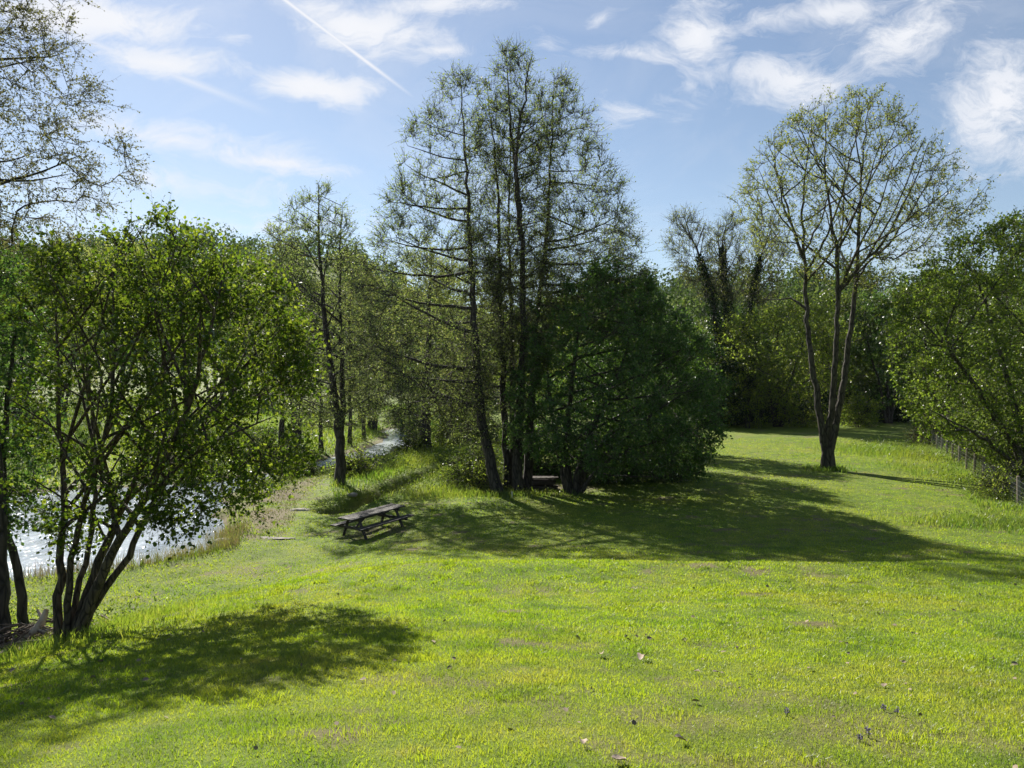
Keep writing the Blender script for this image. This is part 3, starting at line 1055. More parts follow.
CL = dict(prob=lambda S: np.where(S[:, 1] > 230, 1.0, 0.62), twig_len=0.62, m=3, leaf=0.07, ragged=0.05, gap=(1.0, 0.32), along=1, tip_r=0.009, step=0.5, depth=0.75, beta=0.5, asc=14, jitter=0.03, twigs=6, group='alders of the central clump', **AL)
build_tree('alder_tree', 'left-hand alder of the central clump, its lower trunk leaning to the left', 'tree', 33.2,
           [([(499, 500), (489, 455), (479, 390), (471, 260), (465, 150), (460, 74)], 0.23, 0.012)],
           [(460, 66), (478, 88), (488, 130), (496, 230), (500, 330), (498, 400), (455, 436), (400, 432), (362, 400), (346, 335), (360, 262), (386, 205), (398, 158), (420, 108), (440, 84)],
           n_attr=1550, seed=31, limbs=dict(n=66, el=2, low=2.6, fat=0.013, curl=20, jit=0.07), **CL)
build_tree('alder_tree', 'slim straight alder just right of the leaning trunk in the central clump', 'tree', 34.2,
           [([(508, 499), (505, 430), (500, 310), (498, 190), (486, 78)], 0.17, 0.012)],
           [(484, 70), (510, 100), (524, 200), (528, 320), (534, 430), (500, 452), (446, 440), (440, 390), (462, 300), (464, 180), (470, 100)],
           n_attr=620, seed=32, limbs=dict(n=26, el=10, low=4.0, fat=0.012, curl=16), **CL)
build_tree('alder_tree', 'tallest alder in the middle of the central clump with a forked top', 'tree', 33.6,
           [([(517, 499), (518, 430), (523, 330), (521, 220), (511, 130), (506, 46)], 0.22, 0.012),
            ([(521, 240), (516, 170, -.5), (524, 100, -.8), (530, 62, -.8)], 0.10, 0.02, 0, 'limb')],
           [(506, 44), (540, 62), (552, 120), (560, 220), (560, 330), (540, 380), (500, 370), (488, 260), (484, 150), (490, 80)],
           n_attr=900, seed=33, limbs=dict(n=40, el=22, low=6, fat=0.011), **CL)
build_tree('alder_tree', 'thin dark alder squeezed behind the tallest trunk of the central clump', 'tree', 34.9,
           [([(513, 498), (512, 420), (511, 310), (509, 200), (514, 96)], 0.13, 0.012)],
           [(514, 90), (530, 120), (536, 220), (532, 340), (490, 350), (486, 240), (494, 130)],
           n_attr=300, seed=35, limbs=dict(n=16, el=20, low=6), **CL)
build_tree('alder_tree', 'right-hand alder of the central clump, branches reaching out over the dark tree', 'tree', 34.6,
           [([(527, 495), (530, 430), (536, 330), (546, 240), (551, 150), (554, 78)], 0.20, 0.012)],
           [(555, 70), (576, 88), (604, 122), (616, 160), (630, 205), (642, 252), (654, 300), (640, 335), (590, 340), (545, 335), (530, 260), (532, 160), (540, 100)],
           n_attr=1300, seed=34, limbs=dict(n=60, el=5, low=4.5, fat=0.013, curl=19, jit=0.07), **CL)

build_tree('hornbeam_tree', 'dense dark round-crowned tree in its own shade right of the alder clump', 'tree', 33.6,
           [([(570, 494), (566, 450), (572, 380), (585, 300)], 0.16, 0.03),
            ([(573, 494), (592, 430, -.5), (620, 370, -.8), (640, 300, -1)], 0.15, 0.03),
            ([(576, 494), (600, 445, .5), (650, 400, .8), (690, 360, 1)], 0.13, 0.02),
            ([(568, 494), (556, 440, .6), (548, 370, 1.0), (555, 310, 1.2)], 0.12, 0.02),
            ([(574, 494), (610, 460, -1.0), (660, 440, -1.8), (700, 440, -2.2)], 0.10, 0.02)],
           [(530, 310), (548, 284), (580, 262), (612, 262), (640, 272), (672, 306), (698, 340), (714, 374), (727, 412), (730, 440), (706, 452), (694, 482), (676, 476), (660, 468), (630, 478), (600, 484),
            (585, 472), (540, 466), (512, 452), (506, 400), (522, 350)],
           depth=0.95, n_attr=2300, asc=6, twigs=5, twig_len=0.48, m=6, leaf=0.105, leaf_mat='dark_leaf', bark='alder_bark', gap=(0.9, 0.36), ragged=0.11, limbs=dict(n=50, el=16, low=1.0, curl=6), seed=41, tip_r=0.01, far=True, step=0.45, leaf_up=0.9)

build_tree('ash_tree', 'lone tall tree with three upright stems on the sunlit lawn', 'tree', 41.0,
           [([(825, 470), (824, 440), (817, 395, .2), (808, 330, .5), (805, 262, .7), (803, 200, .8), (812, 118, .8)], 0.20, 0.02, 0),
            ([(828, 470), (829, 435), (834, 380, -.3), (838, 310, -.6), (836, 250, -.8), (826, 180, -.8), (824, 104, -.8)], 0.19, 0.02, 1),
            ([(831, 470), (833, 438), (845, 370, .2), (855, 290, .3), (859, 225, .3), (862, 165, .3), (868, 102, .2)], 0.21, 0.02, 2),
            ([(807, 310, .6), (790, 298, 1.2), (762, 299, 1.8)], 0.07, 0.02, 0, 'limb'),
            ([(805, 262, .7), (790, 215, .2), (775, 160, -.4), (768, 140, -.6)], 0.08, 0.015, 0, 'limb'),
            ([(838, 300, -.6), (852, 262, -1.4), (880, 205, -2.2), (896, 150, -2.6)], 0.08, 0.015, 1, 'limb'),
            ([(856, 280, .3), (880, 250, .6), (920, 222, 1.0), (955, 205, 1.2)], 0.05, 0.012, 2, 'limb')],
           [(734, 200), (746, 165), (770, 132), (800, 108), (830, 100), (852, 90), (884, 96), (908, 128), (930, 158), (952, 184), (974, 206), (955, 236), (915, 262), (880, 288), (845, 292), (810, 280), (775, 262), (748, 236)],
           depth=0.9, n_attr=1050, asc=50, beta=0.55, jitter=0.03, ragged=0.03, limbs=dict(n=40, el=46, low=6, curl=16, jit=0.10), twigs=4, twig_len=0.55, m=4, leaf=0.09, leaf_mat='ash_leaf', bark='ash_bark', seed=51, tip_r=0.011, far=True, step=0.5, twig_r=0.006,
           up_dir=0.6)

# ------------------------------------------------------------------ right-hand boundary trees
build_tree('field_maple', 'wide green multi-stemmed tree leaning over the wire fence at the right edge', 'tree', 36.0,
           [([(1032, 492), (1015, 450), (985, 400, -.6), (950, 352, -1), (918, 318, -1)], 0.20, 0.03),
            ([(1036, 492), (1020, 430, .5), (1000, 350, .8), (975, 270, 1)], 0.18, 0.03),
            ([(1040, 492), (1040, 420), (1030, 330), (1025, 240)], 0.18, 0.03),
            ([(1044, 492), (1065, 410, .6), (1085, 310, .8), (1090, 230, 1)], 0.16, 0.03),
            ([(1034, 490), (1000, 452, -1.2), (965, 428, -2.0), (930, 410, -2.2)], 0.12, 0.02)],
           [(900, 300), (925, 262), (948, 244), (970, 222), (1000, 208), (1030, 196), (1080, 196), (1150, 240), (1170, 340), (1150, 440), (1060, 468), (1010, 462), (965, 448), (925, 430), (905, 385), (895, 340)],
           depth=0.8, n_attr=2100, asc=35, limbs=dict(n=14, el=55, low=2.5, curl=4), ragged=0.07, gap=(1.0, 0.30), twigs=4, twig_len=0.55, m=6, leaf=0.112, leaf_mat='maple_leaf', bark='ash_bark', seed=61, tip_r=0.011, far=True, step=0.45)


# ------------------------------------------------------------------ generic background trees
def back_tree(label, cx, base, top, wid, Y, seed, mat='bush_leaf', name='broadleaf_tree', n=420, leaf=0.2, group=None, low=0.12, bark='alder_bark', asc=30,
              twigs=4, m=6, tl=0.9, nst=3, shape='round', r0=0.2, cat='tree', depth=0.9):
    r = np.random.default_rng(seed)
    h = base - top
    st = []
    X = (cx - 512) / F * Y
    bpy_ = 384 + (EYE - gz(X, Y)) / F * 1.0 * F * F / Y / F if False else 384 + (EYE - gz(X, Y)) * F / Y
    for i in range(nst):
        a = (i - (nst - 1) / 2) / max(1, nst - 1) if nst > 1 else 0.0
        sx = a * wid * 0.45
        dy = r.normal() * wid / F * Y * 0.12
        st.append(([(cx + a * 4, bpy_), (cx + sx * 0.35, base - h * 0.3, dy * 0.4), (cx + sx * 0.8 + r.normal() * 2, base - h * 0.62, dy * 0.8),
                    (cx + sx + r.normal() * 3, top + h * 0.12, dy)], r0 * (0.8 + 0.4 * r.random()), r0 * 0.12))
    ang = np.linspace(0, 2 * math.pi, 22, endpoint=False)
    yc = (top + base - h * low) / 2
    hh = (base - h * low - top) / 2
    env = []
    for a in ang:
        k = 0.86 + 0.24 * r.random()
        ex = math.cos(a) * wid / 2 * k
        ey = -math.sin(a) * hh * k
        if shape == 'cone' and ey < 0:
            ex *= 1.0 - 0.65 * (-ey / hh)
        env.append((cx + ex, yc + ey))
    return build_tree(name, label, cat, Y, st, env, group=group, depth=depth, n_attr=n, asc=asc, twigs=twigs, twig_len=tl, m=m, leaf=leaf,
                      leaf_mat=mat, bark=bark, seed=seed, tip_r=0.018, far=True, step=0.9, along=1, leaf_up=0.5, gap=(wid / F * Y * 0.13, 0.38), ragged=0.14)


# ivy-clad trees beyond the lawn
for i, (pts, env, lab, sd) in enumerate([
    ([(724, 424), (718, 350), (712, 300), (700, 258), (686, 222)], [(672, 216), (690, 210), (706, 222), (716, 262), (724, 300), (700, 300), (682, 280), (666, 246)],
     'thin-topped ivy-clad tree leaning left beyond the dark round tree', 71),
    ([(730, 424), (728, 350), (724, 290), (722, 250), (726, 226)], [(716, 222), (732, 214), (744, 240), (746, 290), (728, 312), (712, 290), (708, 245)],
     'upright ivy-clad tree with bare upper twigs, second behind the lawn', 72),
    ([(746, 424), (744, 350), (750, 300), (760, 258), (772, 228)], [(752, 226), (776, 214), (790, 240), (786, 286), (760, 312), (742, 296), (742, 256)],
     'ivy-clad tree with fanned bare twigs leaning right behind the lawn', 73)]):
    t = build_tree('ivy_tree', lab, 'tree', 78.0 + i * 1.5, [(pts, 0.42, 0.05)], env, group='bare trees wrapped in ivy', depth=0.8, n_attr=230, asc=62, beta=0.5, jitter=0.03, limbs=dict(n=22, el=58, low=7, curl=8), twigs=4, twig_len=1.1, m=3,
                   leaf=0.12, leaf_mat='ash_leaf', bark='alder_bark', seed=sd, tip_r=0.022, far=True, step=0.9, twig_r=0.013, up_dir=0.6)
    r = np.random.default_rng(sd + 500)
    Yt = 78.0 + i * 1.5
    C = catmull(np.array([PX(p[0], p[1], Yt) for p in pts[:4]]), 0.4)
    n = 7500
    f = r.random(n) ** 1.3
    idx = np.clip((f * len(C)).astype(int), 0, len(C) - 1)
    P = C[idx] + norm(r.normal(size=(n, 3))) * (1.9 * (1 - f * 0.8) * (0.35 + 0.75 * r.random(n)))[:, None]
    V, fs = leaves_mesh(P, r.normal(size=(n, 3)) + np.array([0, 0, -0.4]), r.normal(size=(n, 3)) + np.array([0, 0, 0.3]), 0.16 + 0.12 * r.random(n), LEAF4)
    ob = link_mesh('ivy', V - np.array(t.location), fs, M['ivy_leaf'], t)

BT = [  # label, cx, base, top, width, Y, seed, kw
    ('light green tree directly left behind the lone tree, low twigs over the lawn', 778, 426, 298, 128, 76, 81, dict(mat='bright_leaf', n=760, leaf=0.19, low=0.12, tl=1.3)),
    ('olive green bushy tree seen between the stems of the lone tree', 842, 424, 288, 110, 82, 82, dict(mat='bush_leaf', n=680, leaf=0.21, low=0.2)),
    ('round dark green tree just right of the lone tree at the back of the lawn', 888, 424, 296, 104, 80, 83, dict(mat='dark_leaf', n=600, leaf=0.22, low=0.1)),
    ('green tree filling the gap behind the overhanging fence tree', 940, 424, 262, 100, 64, 84, dict(mat='bush_leaf', n=620, leaf=0.2, low=0.1)),
    ('tall green tree half out of view behind the fence at the right edge', 1030, 440, 205, 120, 56, 85, dict(mat='bush_leaf', n=600, leaf=0.18, low=0.05)),
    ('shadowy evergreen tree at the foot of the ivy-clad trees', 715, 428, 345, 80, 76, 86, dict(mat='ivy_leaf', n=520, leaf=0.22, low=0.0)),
    ('dark tree farther behind the dark round tree, showing at its right edge', 660, 452, 304, 84, 50, 79, dict(mat='dark_leaf', n=700, leaf=0.13, low=0.02)),
    ('added dark bushy tree hidden behind the dark round tree, widening its shadow on the lawn', 642, 462, 308, 96, 42, 78, dict(mat='dark_leaf', n=700, leaf=0.12, low=0.02)),  # hidden tree added to shade the lit gap on the lawn
    ('hazy pale green tree peeking above the dark round tree on its right side', 668, 424, 300, 90, 88, 87, dict(mat='bush_leaf', n=420, leaf=0.22)),
    # beyond the stream on the left
    ('slim grey-green tree with bare top rising behind the two-trunk alder', 282, 436, 206, 78, 62, 88, dict(mat='spring_leaf', n=420, leaf=0.12, nst=1, shape='cone', asc=25, m=5)),
    ('grey-green alder behind the left branches of the central clump', 350, 436, 250, 84, 64, 89, dict(mat='spring_leaf', n=520, leaf=0.13, nst=1, asc=22, m=5)),
    ('pale olive tree in the gap between two-trunk alder and central clump', 362, 430, 272, 86, 92, 90, dict(mat='spring_leaf', n=420, leaf=0.2, nst=2, m=5)),
    ('pale green tree beyond the stream behind the central trunks', 462, 430, 262, 96, 84, 91, dict(mat='spring_leaf', n=420, leaf=0.2, nst=2, m=5)),
    ('yellow-green tree glowing behind the central alder trunks', 525, 430, 250, 110, 90, 92, dict(mat='bright_leaf', n=420, leaf=0.22, nst=2, m=5)),
    ('big hazy green tree across the pond behind the nearest tree', 215, 432, 266, 120, 84, 93, dict(mat='bush_leaf', n=420, leaf=0.2, low=0.45)),
    ('green tree across the pond showing between the stems of the nearest tree', 112, 436, 240, 130, 78, 94, dict(mat='spring_leaf', n=420, leaf=0.18, low=0.5)),
    ('shadowed tree across the pond behind the leaning trunk at the left edge', 20, 446, 225, 130, 60, 95, dict(mat='bush_leaf', n=520, leaf=0.18)),
    ('shadowy green tree beyond the pond, just right behind the nearest tree', 296, 440, 270, 80, 58, 101, dict(mat='bush_leaf', n=420, leaf=0.14, low=0.25)),
    ('tall pale green tree far behind the left edge of the nearest tree', 62, 436, 236, 90, 88, 102, dict(mat='spring_leaf', n=420, leaf=0.16, low=0.2)),
    ('dark green tree beyond the pond, hidden low behind the nearest tree', 165, 440, 300, 110, 66, 103, dict(mat='dark_leaf', n=420, leaf=0.16, low=0.3)),
    ('dark tree standing behind the stout alder by the stream', 445, 438, 300, 90, 66, 104, dict(mat='dark_leaf', n=420, leaf=0.15, low=0.1)),
    ('dim green tree filling the gap right of the two-trunk alder', 372, 436, 320, 60, 86, 105, dict(mat='dark_leaf', n=300, leaf=0.18, low=0.2)),
    ('hazy rounded tree on the far slope at the left edge of the view', 22, 402, 250, 100, 104, 111, dict(mat='bush_leaf', n=300, leaf=0.26, low=0.05)),
    ('hazy tree on the far slope seen through the left of the nearest tree', 84, 404, 262, 90, 112, 112, dict(mat='bush_leaf', n=300, leaf=0.26, low=0.05)),
    ('hazy tree on the far slope behind the middle of the nearest tree', 156, 400, 258, 96, 108, 113, dict(mat='wood_leaf', n=300, leaf=0.26, low=0.05)),
    ('hazy tree on the far slope behind the right side of the nearest tree', 232, 402, 262, 90, 116, 114, dict(mat='bush_leaf', n=300, leaf=0.27, low=0.05)),
    ('far green tree on the slope just left of the two-trunk alder', 262, 420, 300, 90, 110, 96, dict(mat='bush_leaf', n=360, leaf=0.26)),
]
for lab, cx, base, top, wid, Yt, sd, kw in BT:
    back_tree(lab, cx, base, top, wid, Yt, sd, group='trees beyond the stream' if cx < 560 else 'trees behind the lawn', **kw)

build_tree('alder_tree', 'stout dark-trunked alder with a flat horizontal bough beside the stream', 'tree', 54.0,
           [([(426, 458), (426, 420), (428, 360), (430, 300), (432, 250)], 0.40, 0.04),
            ([(427, 402), (440, 402), (460, 401)], 0.09, 0.05, 0, 'limb'),
            ([(427, 398), (405, 400), (385, 392)], 0.07, 0.04, 0, 'limb')],
           [(432, 240), (452, 262), (470, 310), (476, 380), (460, 405), (400, 405), (382, 380), (384, 320), (402, 270)],
           depth=0.9, n_attr=520, asc=18, beta=0.9, twigs=4, twig_len=0.8, m=6, leaf=0.12, seed=97, tip_r=0.014, step=0.6, group='trees beyond the stream', **dict(AL, leaf_mat='spring_leaf'))

# thin background trunks across the stream
for i, (lab, cx, top, Yt) in enumerate([('thin young tree between the two-trunk alder and the stream bend', 364, 330, 70), ('thin dark-stemmed sapling left of the two-trunk alder', 321, 340, 58),
                                       ('thin bare-stemmed tree right behind the stout alder by the stream', 448, 320, 70)]):
    back_tree(lab, cx, 436, top, 44, Yt, 120 + i, mat='spring_leaf', n=160, leaf=0.13, nst=1, r0=0.16, asc=25, m=5, group='trees beyond the stream')

# shrubs
SH = [
    ('low leafy shrub on the bank just left of the alder clump', 472, 496, 446, 50, 35.5, 'bush_leaf', 230, 0.085),
    ('small pale-leaved shrub tucked against the leaning alder trunk', 488, 500, 470, 22, 34.0, 'bright_leaf', 110, 0.07),
    ('loose leafy shrub right beside the two-trunk alder foot', 358, 486, 452, 36, 41, 'bright_leaf', 150, 0.09),
    ('dark shrub overhanging the far bend of the stream', 412, 436, 406, 34, 84, 'dark_leaf', 200, 0.16),
    ('green shrub at the foot of the stout alder by the stream', 412, 462, 436, 18, 53, 'bush_leaf', 150, 0.11),
    ('bushy green shrub right of the stout alder by the stream', 456, 452, 412, 46, 56, 'bush_leaf', 220, 0.13),
    ('dark shrub between the stout alder and the alder clump', 474, 456, 404, 40, 60, 'dark_leaf', 220, 0.15),
    ('small shrub at the water edge left of the two-trunk alder', 302, 488, 470, 22, 42, 'bush_leaf', 130, 0.10),
    ('dark bushy shrub on the far bank of the pond', 180, 494, 440, 90, 44, 'bush_leaf', 300, 0.12),
    ('low shrub on the far bank left of the stream mouth', 262, 476, 430, 60, 50, 'bush_leaf', 260, 0.13),
    ('tangled pale shrub growing through the far end of the wire fence', 934, 456, 418, 40, 56, 'bud_leaf', 260, 0.10),
    ('leafy shrub behind the middle posts of the wire fence', 985, 474, 436, 44, 44, 'bush_leaf', 260, 0.09),
    ('pale leafy shrub at the near end of the wire fence', 1010, 510, 470, 46, 31.5, 'bright_leaf', 220, 0.07),
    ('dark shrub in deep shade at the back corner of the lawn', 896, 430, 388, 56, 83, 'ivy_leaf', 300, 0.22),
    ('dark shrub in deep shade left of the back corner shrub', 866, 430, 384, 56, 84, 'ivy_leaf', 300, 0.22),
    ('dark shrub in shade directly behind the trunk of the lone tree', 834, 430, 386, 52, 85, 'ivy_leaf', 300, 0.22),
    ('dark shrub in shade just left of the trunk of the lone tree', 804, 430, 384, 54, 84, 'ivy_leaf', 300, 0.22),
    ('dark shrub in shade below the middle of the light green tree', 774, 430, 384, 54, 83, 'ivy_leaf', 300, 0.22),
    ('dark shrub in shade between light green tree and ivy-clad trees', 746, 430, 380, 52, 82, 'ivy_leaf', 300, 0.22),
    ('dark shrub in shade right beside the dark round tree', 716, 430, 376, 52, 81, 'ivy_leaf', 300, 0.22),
    ('sunlit yellow-green shrub against the dark hedge just right of the lone trunk', 858, 428, 400, 34, 75, 'bright_leaf', 130, 0.17),
    ('sunlit yellow-green shrub against the dark hedge left of the lone trunk', 803, 428, 396, 40, 75, 'bright_leaf', 150, 0.17),
    ('pale spray of young leaves in front of the ivy-clad trees', 748, 426, 338, 56, 74, 'bright_leaf', 190, 0.17),
    ('leafy shrub beyond the near fence posts under the leaning tree', 1020, 490, 436, 70, 38, 'bush_leaf', 300, 0.09),
    ('tall green shrub filling the gap under the leaning tree by the fence', 985, 455, 372, 80, 52, 'bush_leaf', 360, 0.14),
    ('added dark low shrub standing in for shade behind the stems of the dark round tree', 606, 486, 436, 70, 37.0, 'dark_leaf', 420, 0.10),  # this and the next shrub are added as dark backing for the tree's shade
    ('added dark low shrub standing in for shade under the right side of the dark round tree', 660, 484, 430, 72, 38.0, 'dark_leaf', 420, 0.10),
    ('dim shrub behind the plank stack in the shade of the clump', 540, 476, 432, 60, 39, 'dark_leaf', 260, 0.12),
]
for i, (lab, cx, base, top, wid, Yt, mat, n, lf) in enumerate(SH):
    back_tree(lab, cx, base, top, wid, Yt, 200 + i, mat=mat, name='shrub', n=int(n * 0.8), leaf=lf, low=-0.03, nst=5, r0=0.03, tl=0.42 + Yt * 0.009, cat='shrub', group='shrubs around the lawn and stream', m=6)


# ------------------------------------------------------------------ far woodland on the hills (one mass)
def woodland():
    r = np.random.default_rng(77)
    Ps, Ax, Nn, Sz = [], [], [], []
    n = 1500
    y = 105 + 455 * r.random(n) ** 1.4
    x = r.uniform(-1, 1, n) * (0.85 * y + 20)
    ok = ~((x < -18) & (y < 150) & (vnoise(x, y, 40, 71) > 0.42))
    ok &= (y > 150) | (x > -20) | (r.random(n) < 0.3)
    x, y = x[ok], y[ok]
    z = ground_z(x, y)
    for i in range(len(x)):
        m = 240
        rad = r.uniform(3.0, 5.5)
        ht = rad * r.uniform(1.0, 1.7)
        d = norm(r.normal(size=(m, 3)))
        s = rad * (0.55 + 0.5 * r.random(m))[:, None]
        P = d * s * np.array([1, 1, ht / rad]) + np.array([x[i], y[i], z[i] + ht * 0.95])
        Ps.append(P)
        Ax.append(r.normal(size=(m, 3)))
        Nn.append(d + 0.5 * r.normal(size=(m, 3)) + np.array([0, 0, 0.4]))
        Sz.append(r.uniform(0.7, 1.5, m))
    V, fs = leaves_mesh(np.concatenate(Ps), np.concatenate(Ax), np.concatenate(Nn), np.concatenate(Sz), LEAF4)
    o = link_mesh('far_woodland', V, fs, M['wood_leaf'])
    tag(o, 'far-off wooded hillside fading behind the trees', 'woodland', kind='stuff')


woodland()


def undergrowth():
    r = np.random.default_rng(91)
    Ps, Sz = [], []

    def patch(cx, cy, sx, sy, n, h, s):
        x = cx + sx * r.normal(size=n)
        y = cy + sy * r.normal(size=n)
        ok = water_d(x, y) > 0.05
        x, y = x[ok], y[ok]
        z = ground_z(x, y) + h * r.random(len(x)) * (0.3 + vnoise(x, y, 0.9, 33))
        Ps.append(np.stack([x, y, z], 1))
        Sz.append(s * (0.6 + 0.8 * r.random(len(x))))
    patch(-2.6, 34.6, 1.2, 0.9, 1800, 0.6, 0.07)
    patch(-3.8, 38, 1.5, 1.5, 1500, 0.6, 0.08)
    patch(-5.0, 46, 2.5, 4, 2500, 0.8, 0.10)
    patch(-4, 56, 3, 6, 2500, 0.9, 0.12)
    patch(19.8, 30.5, 0.8, 1.6, 2200, 0.55, 0.06)
    patch(21.5, 34.5, 1.0, 2.2, 2200, 0.6, 0.065)
    patch(25.5, 45, 1.2, 3.5, 1800, 0.7, 0.08)
    patch(26.5, 52, 1.6, 2.5, 1500, 0.8, 0.08)
    patch(-9.6, 26, 0.35, 1.0, 800, 0.25, 0.05)
    patch(-9.0, 42, 0.8, 1.5, 700, 0.25, 0.06)
    for (ax, ay), (bx, by) in zip(DITCH[:-1], DITCH[1:]):
        for t in np.linspace(0, 1, 5):
            cx, cy = ax + (bx - ax) * t, ay + (by - ay) * t
            ux, uy = by - ay, -(bx - ax)
            L = math.hypot(ux, uy)
            patch(cx - ux / L * 0.75, cy - uy / L * 0.75, 0.3, 0.3, 160, 0.28, 0.06)
            patch(cx + ux / L * 1.0, cy + uy / L * 1.0, 0.35, 0.3, 90, 0.22, 0.06)
    patch(-8.3, 46, 1.2, 3.0, 1500, 0.35, 0.08)
    patch(-7.0, 42, 1.2, 3.0, 1500, 0.35, 0.07)
    patch(-4.5, 51, 2.0, 5.0, 2500, 0.7, 0.1)
    patch(-1.9, 36.5, 1.0, 1.2, 1400, 0.7, 0.075)
    patch(-1.3, 33.8, 0.6, 0.4, 700, 0.5, 0.055)
    patch(-14.6, 54, 0.8, 2.5, 1500, 0.8, 0.1)
    patch(-11.8, 38, 0.9, 2.5, 1300, 0.35, 0.07)
    patch(-12.4, 42.5, 0.8, 1.5, 900, 0.45, 0.08)
    patch(-13.4, 66, 0.6, 4, 1200, 0.8, 0.12)

    patch(-7.6, 38, 1.2, 2.5, 900, 0.22, 0.05)
    patch(-6.5, 48, 1.5, 3.5, 1800, 0.5, 0.09)
    patch(-7.0, 60, 1.5, 6, 1800, 0.6, 0.1)
    patch(-8.2, 13.0, 0.9, 0.8, 1100, 0.35, 0.05)
    patch(-10.0, 15.5, 1.6, 1.4, 1600, 0.45, 0.055)
    patch(-12.8, 43, 0.8, 2.5, 700, 0.4, 0.09)
    patch(20, 84, 14, 2.0, 6000, 1.6, 0.16)
    patch(16.8, 26.2, 1.1, 0.4, 700, 0.42, 0.05)
    patch(20.2, 28.2, 0.9, 0.6, 700, 0.4, 0.055)
    patch(0.6, 33.4, 1.2, 0.3, 600, 0.25, 0.06)
    P = np.concatenate(Ps)
    S = np.concatenate(Sz)
    n = len(P)
    V, fs = leaves_mesh(P, r.normal(size=(n, 3)) + np.array([0, 0, 0.2]), r.normal(size=(n, 3)) * 0.7 + np.array([0, 0, 0.8]), S, LEAF4)
    o = link_mesh('undergrowth', V, fs, M['bush_leaf'])
    tag(o, 'leafy nettles and weeds along the banks and fence foot', 'undergrowth', kind='stuff')


undergrowth()


# ------------------------------------------------------------------ boxes for carpentry
def box_data(c, size, ax=(1, 0, 0), ay=(0, 1, 0), bev=0.006):
    """bevelled box as verts / quads+tris: chamfer all edges"""
    ax = np.array(ax, float)
    ay = np.array(ay, float)
    az = np.cross(ax, ay)
    h = np.array(size) / 2
    V = []
    idx = {}
    for sx in (-1, 1):
        for sy in (-1, 1):
            for sz in (-1, 1):
                for k in range(3):
                    s = np.array([sx, sy, sz]) * (h - bev)
                    s[k] = (sx, sy, sz)[k] * h[k]
                    idx[(sx, sy, sz, k)] = len(V)
                    V.append(np.array(c) + ax * s[0] + ay * s[1] + az * s[2])
    Q, T = [], []
    for k in range(3):
        a, b = [j for j in range(3) if j != k]
        for s in (-1, 1):
            f = []
            for (u, v) in ((-1, -1), (1, -1), (1, 1), (-1, 1)):
                key = [0, 0, 0]
                key[k] = s
                key[a] = u
                key[b] = v
                f.append(idx[(*key, k)])
            Q.append(f)
        for u in (-1, 1):
            for v in (-1, 1):
                f = []
                for s, kk in ((-1, a), (1, a), (1, b), (-1, b)):
                    key = [0, 0, 0]
                    key[k] = s
                    key[a] = u
                    key[b] = v
                    f.append(idx[(*key, kk)])
                Q.append(f)
    for sx in (-1, 1):
        for sy in (-1, 1):
            for sz in (-1, 1):
                T.append([idx[(sx, sy, sz, k)] for k in range(3)])
    return np.array(V), np.array(Q), np.array(T)


def boxes(name, specs, mat, parent):
    V, Q, T = [], [], []
    o = 0
    for s in specs:
        v, q, t = box_data(*s)
        V.append(v), Q.append(q + o), T.append(t + o)
        o += len(v)
    ob = link_mesh(name, np.concatenate(V), [np.concatenate(Q), np.concatenate(T)], mat, parent)
    import bmesh
    bm = bmesh.new()
    bm.from_mesh(ob.data)
    bmesh.ops.recalc_face_normals(bm, faces=bm.faces)
    bm.to_mesh(ob.data)
    bm.free()
    return ob


def bar(p, q, w, t, bev=0.006):
    """box between two points; w across, t thickness"""
    p = np.array(p, float)
    q = np.array(q, float)
    a = q - p
    L = np.linalg.norm(a)
    a = a / L
    ref = np.array([1.0, 0, 0]) if abs(a[0]) < 0.9 else np.array([0, 1.0, 0])
    b = norm(np.cross(ref, a))
    return ((p + q) / 2, (L, w, t), a, b, bev)


# picnic table: long axis = local x
phi = R(38)
tx, ty = -4.78, 26.6
table = thing('picnic_table', 'dark weathered wooden picnic table with attached benches on the lawn by the stream', 'picnic table', (tx, ty, gz(tx, ty) - 0.02), R(90) - phi)
axd = (math.sin(phi), math.cos(phi))
rise = gz(tx + axd[0] * 1.0, ty + axd[1] * 1.0) - gz(tx - axd[0] * 1.0, ty - axd[1] * 1.0)
table.rotation_euler[1] = -max(0.045, math.atan2(rise, 2.0))
LT = 2.45
boxes('tabletop', [((0, (i - 2) * 0.148, 0.745), (LT, 0.138, 0.045)) for i in range(5)], M['wood_dark'], table)
for s in (-1, 1):
    boxes('bench_seat', [((0, s * 0.64 + d * 0.074, 0.455), (LT, 0.14, 0.045)) for d in (-1, 1)], M['wood_dark'], table)
for e in (-1, 1):
    X = e * (LT / 2 - 0.38)
    for s in (-1, 1):
        boxes('leg', [bar((X, s * 0.24, 0.72), (X, s * 0.60, 0.0), 0.05, 0.10)], M['wood_dark'], table)
    boxes('seat_bearer', [((X + e * 0.053, 0, 0.385), (0.05, 1.52, 0.095))], M['wood_dark'], table)
    boxes('top_bearer', [((X + e * 0.053, 0, 0.677), (0.05, 0.72, 0.09))], M['wood_dark'], table)
    boxes('brace', [bar((X - e * 0.03, 0, 0.36), (X - e * 0.60, 0, 0.70), 0.045, 0.07)], M['wood_dark'], table)

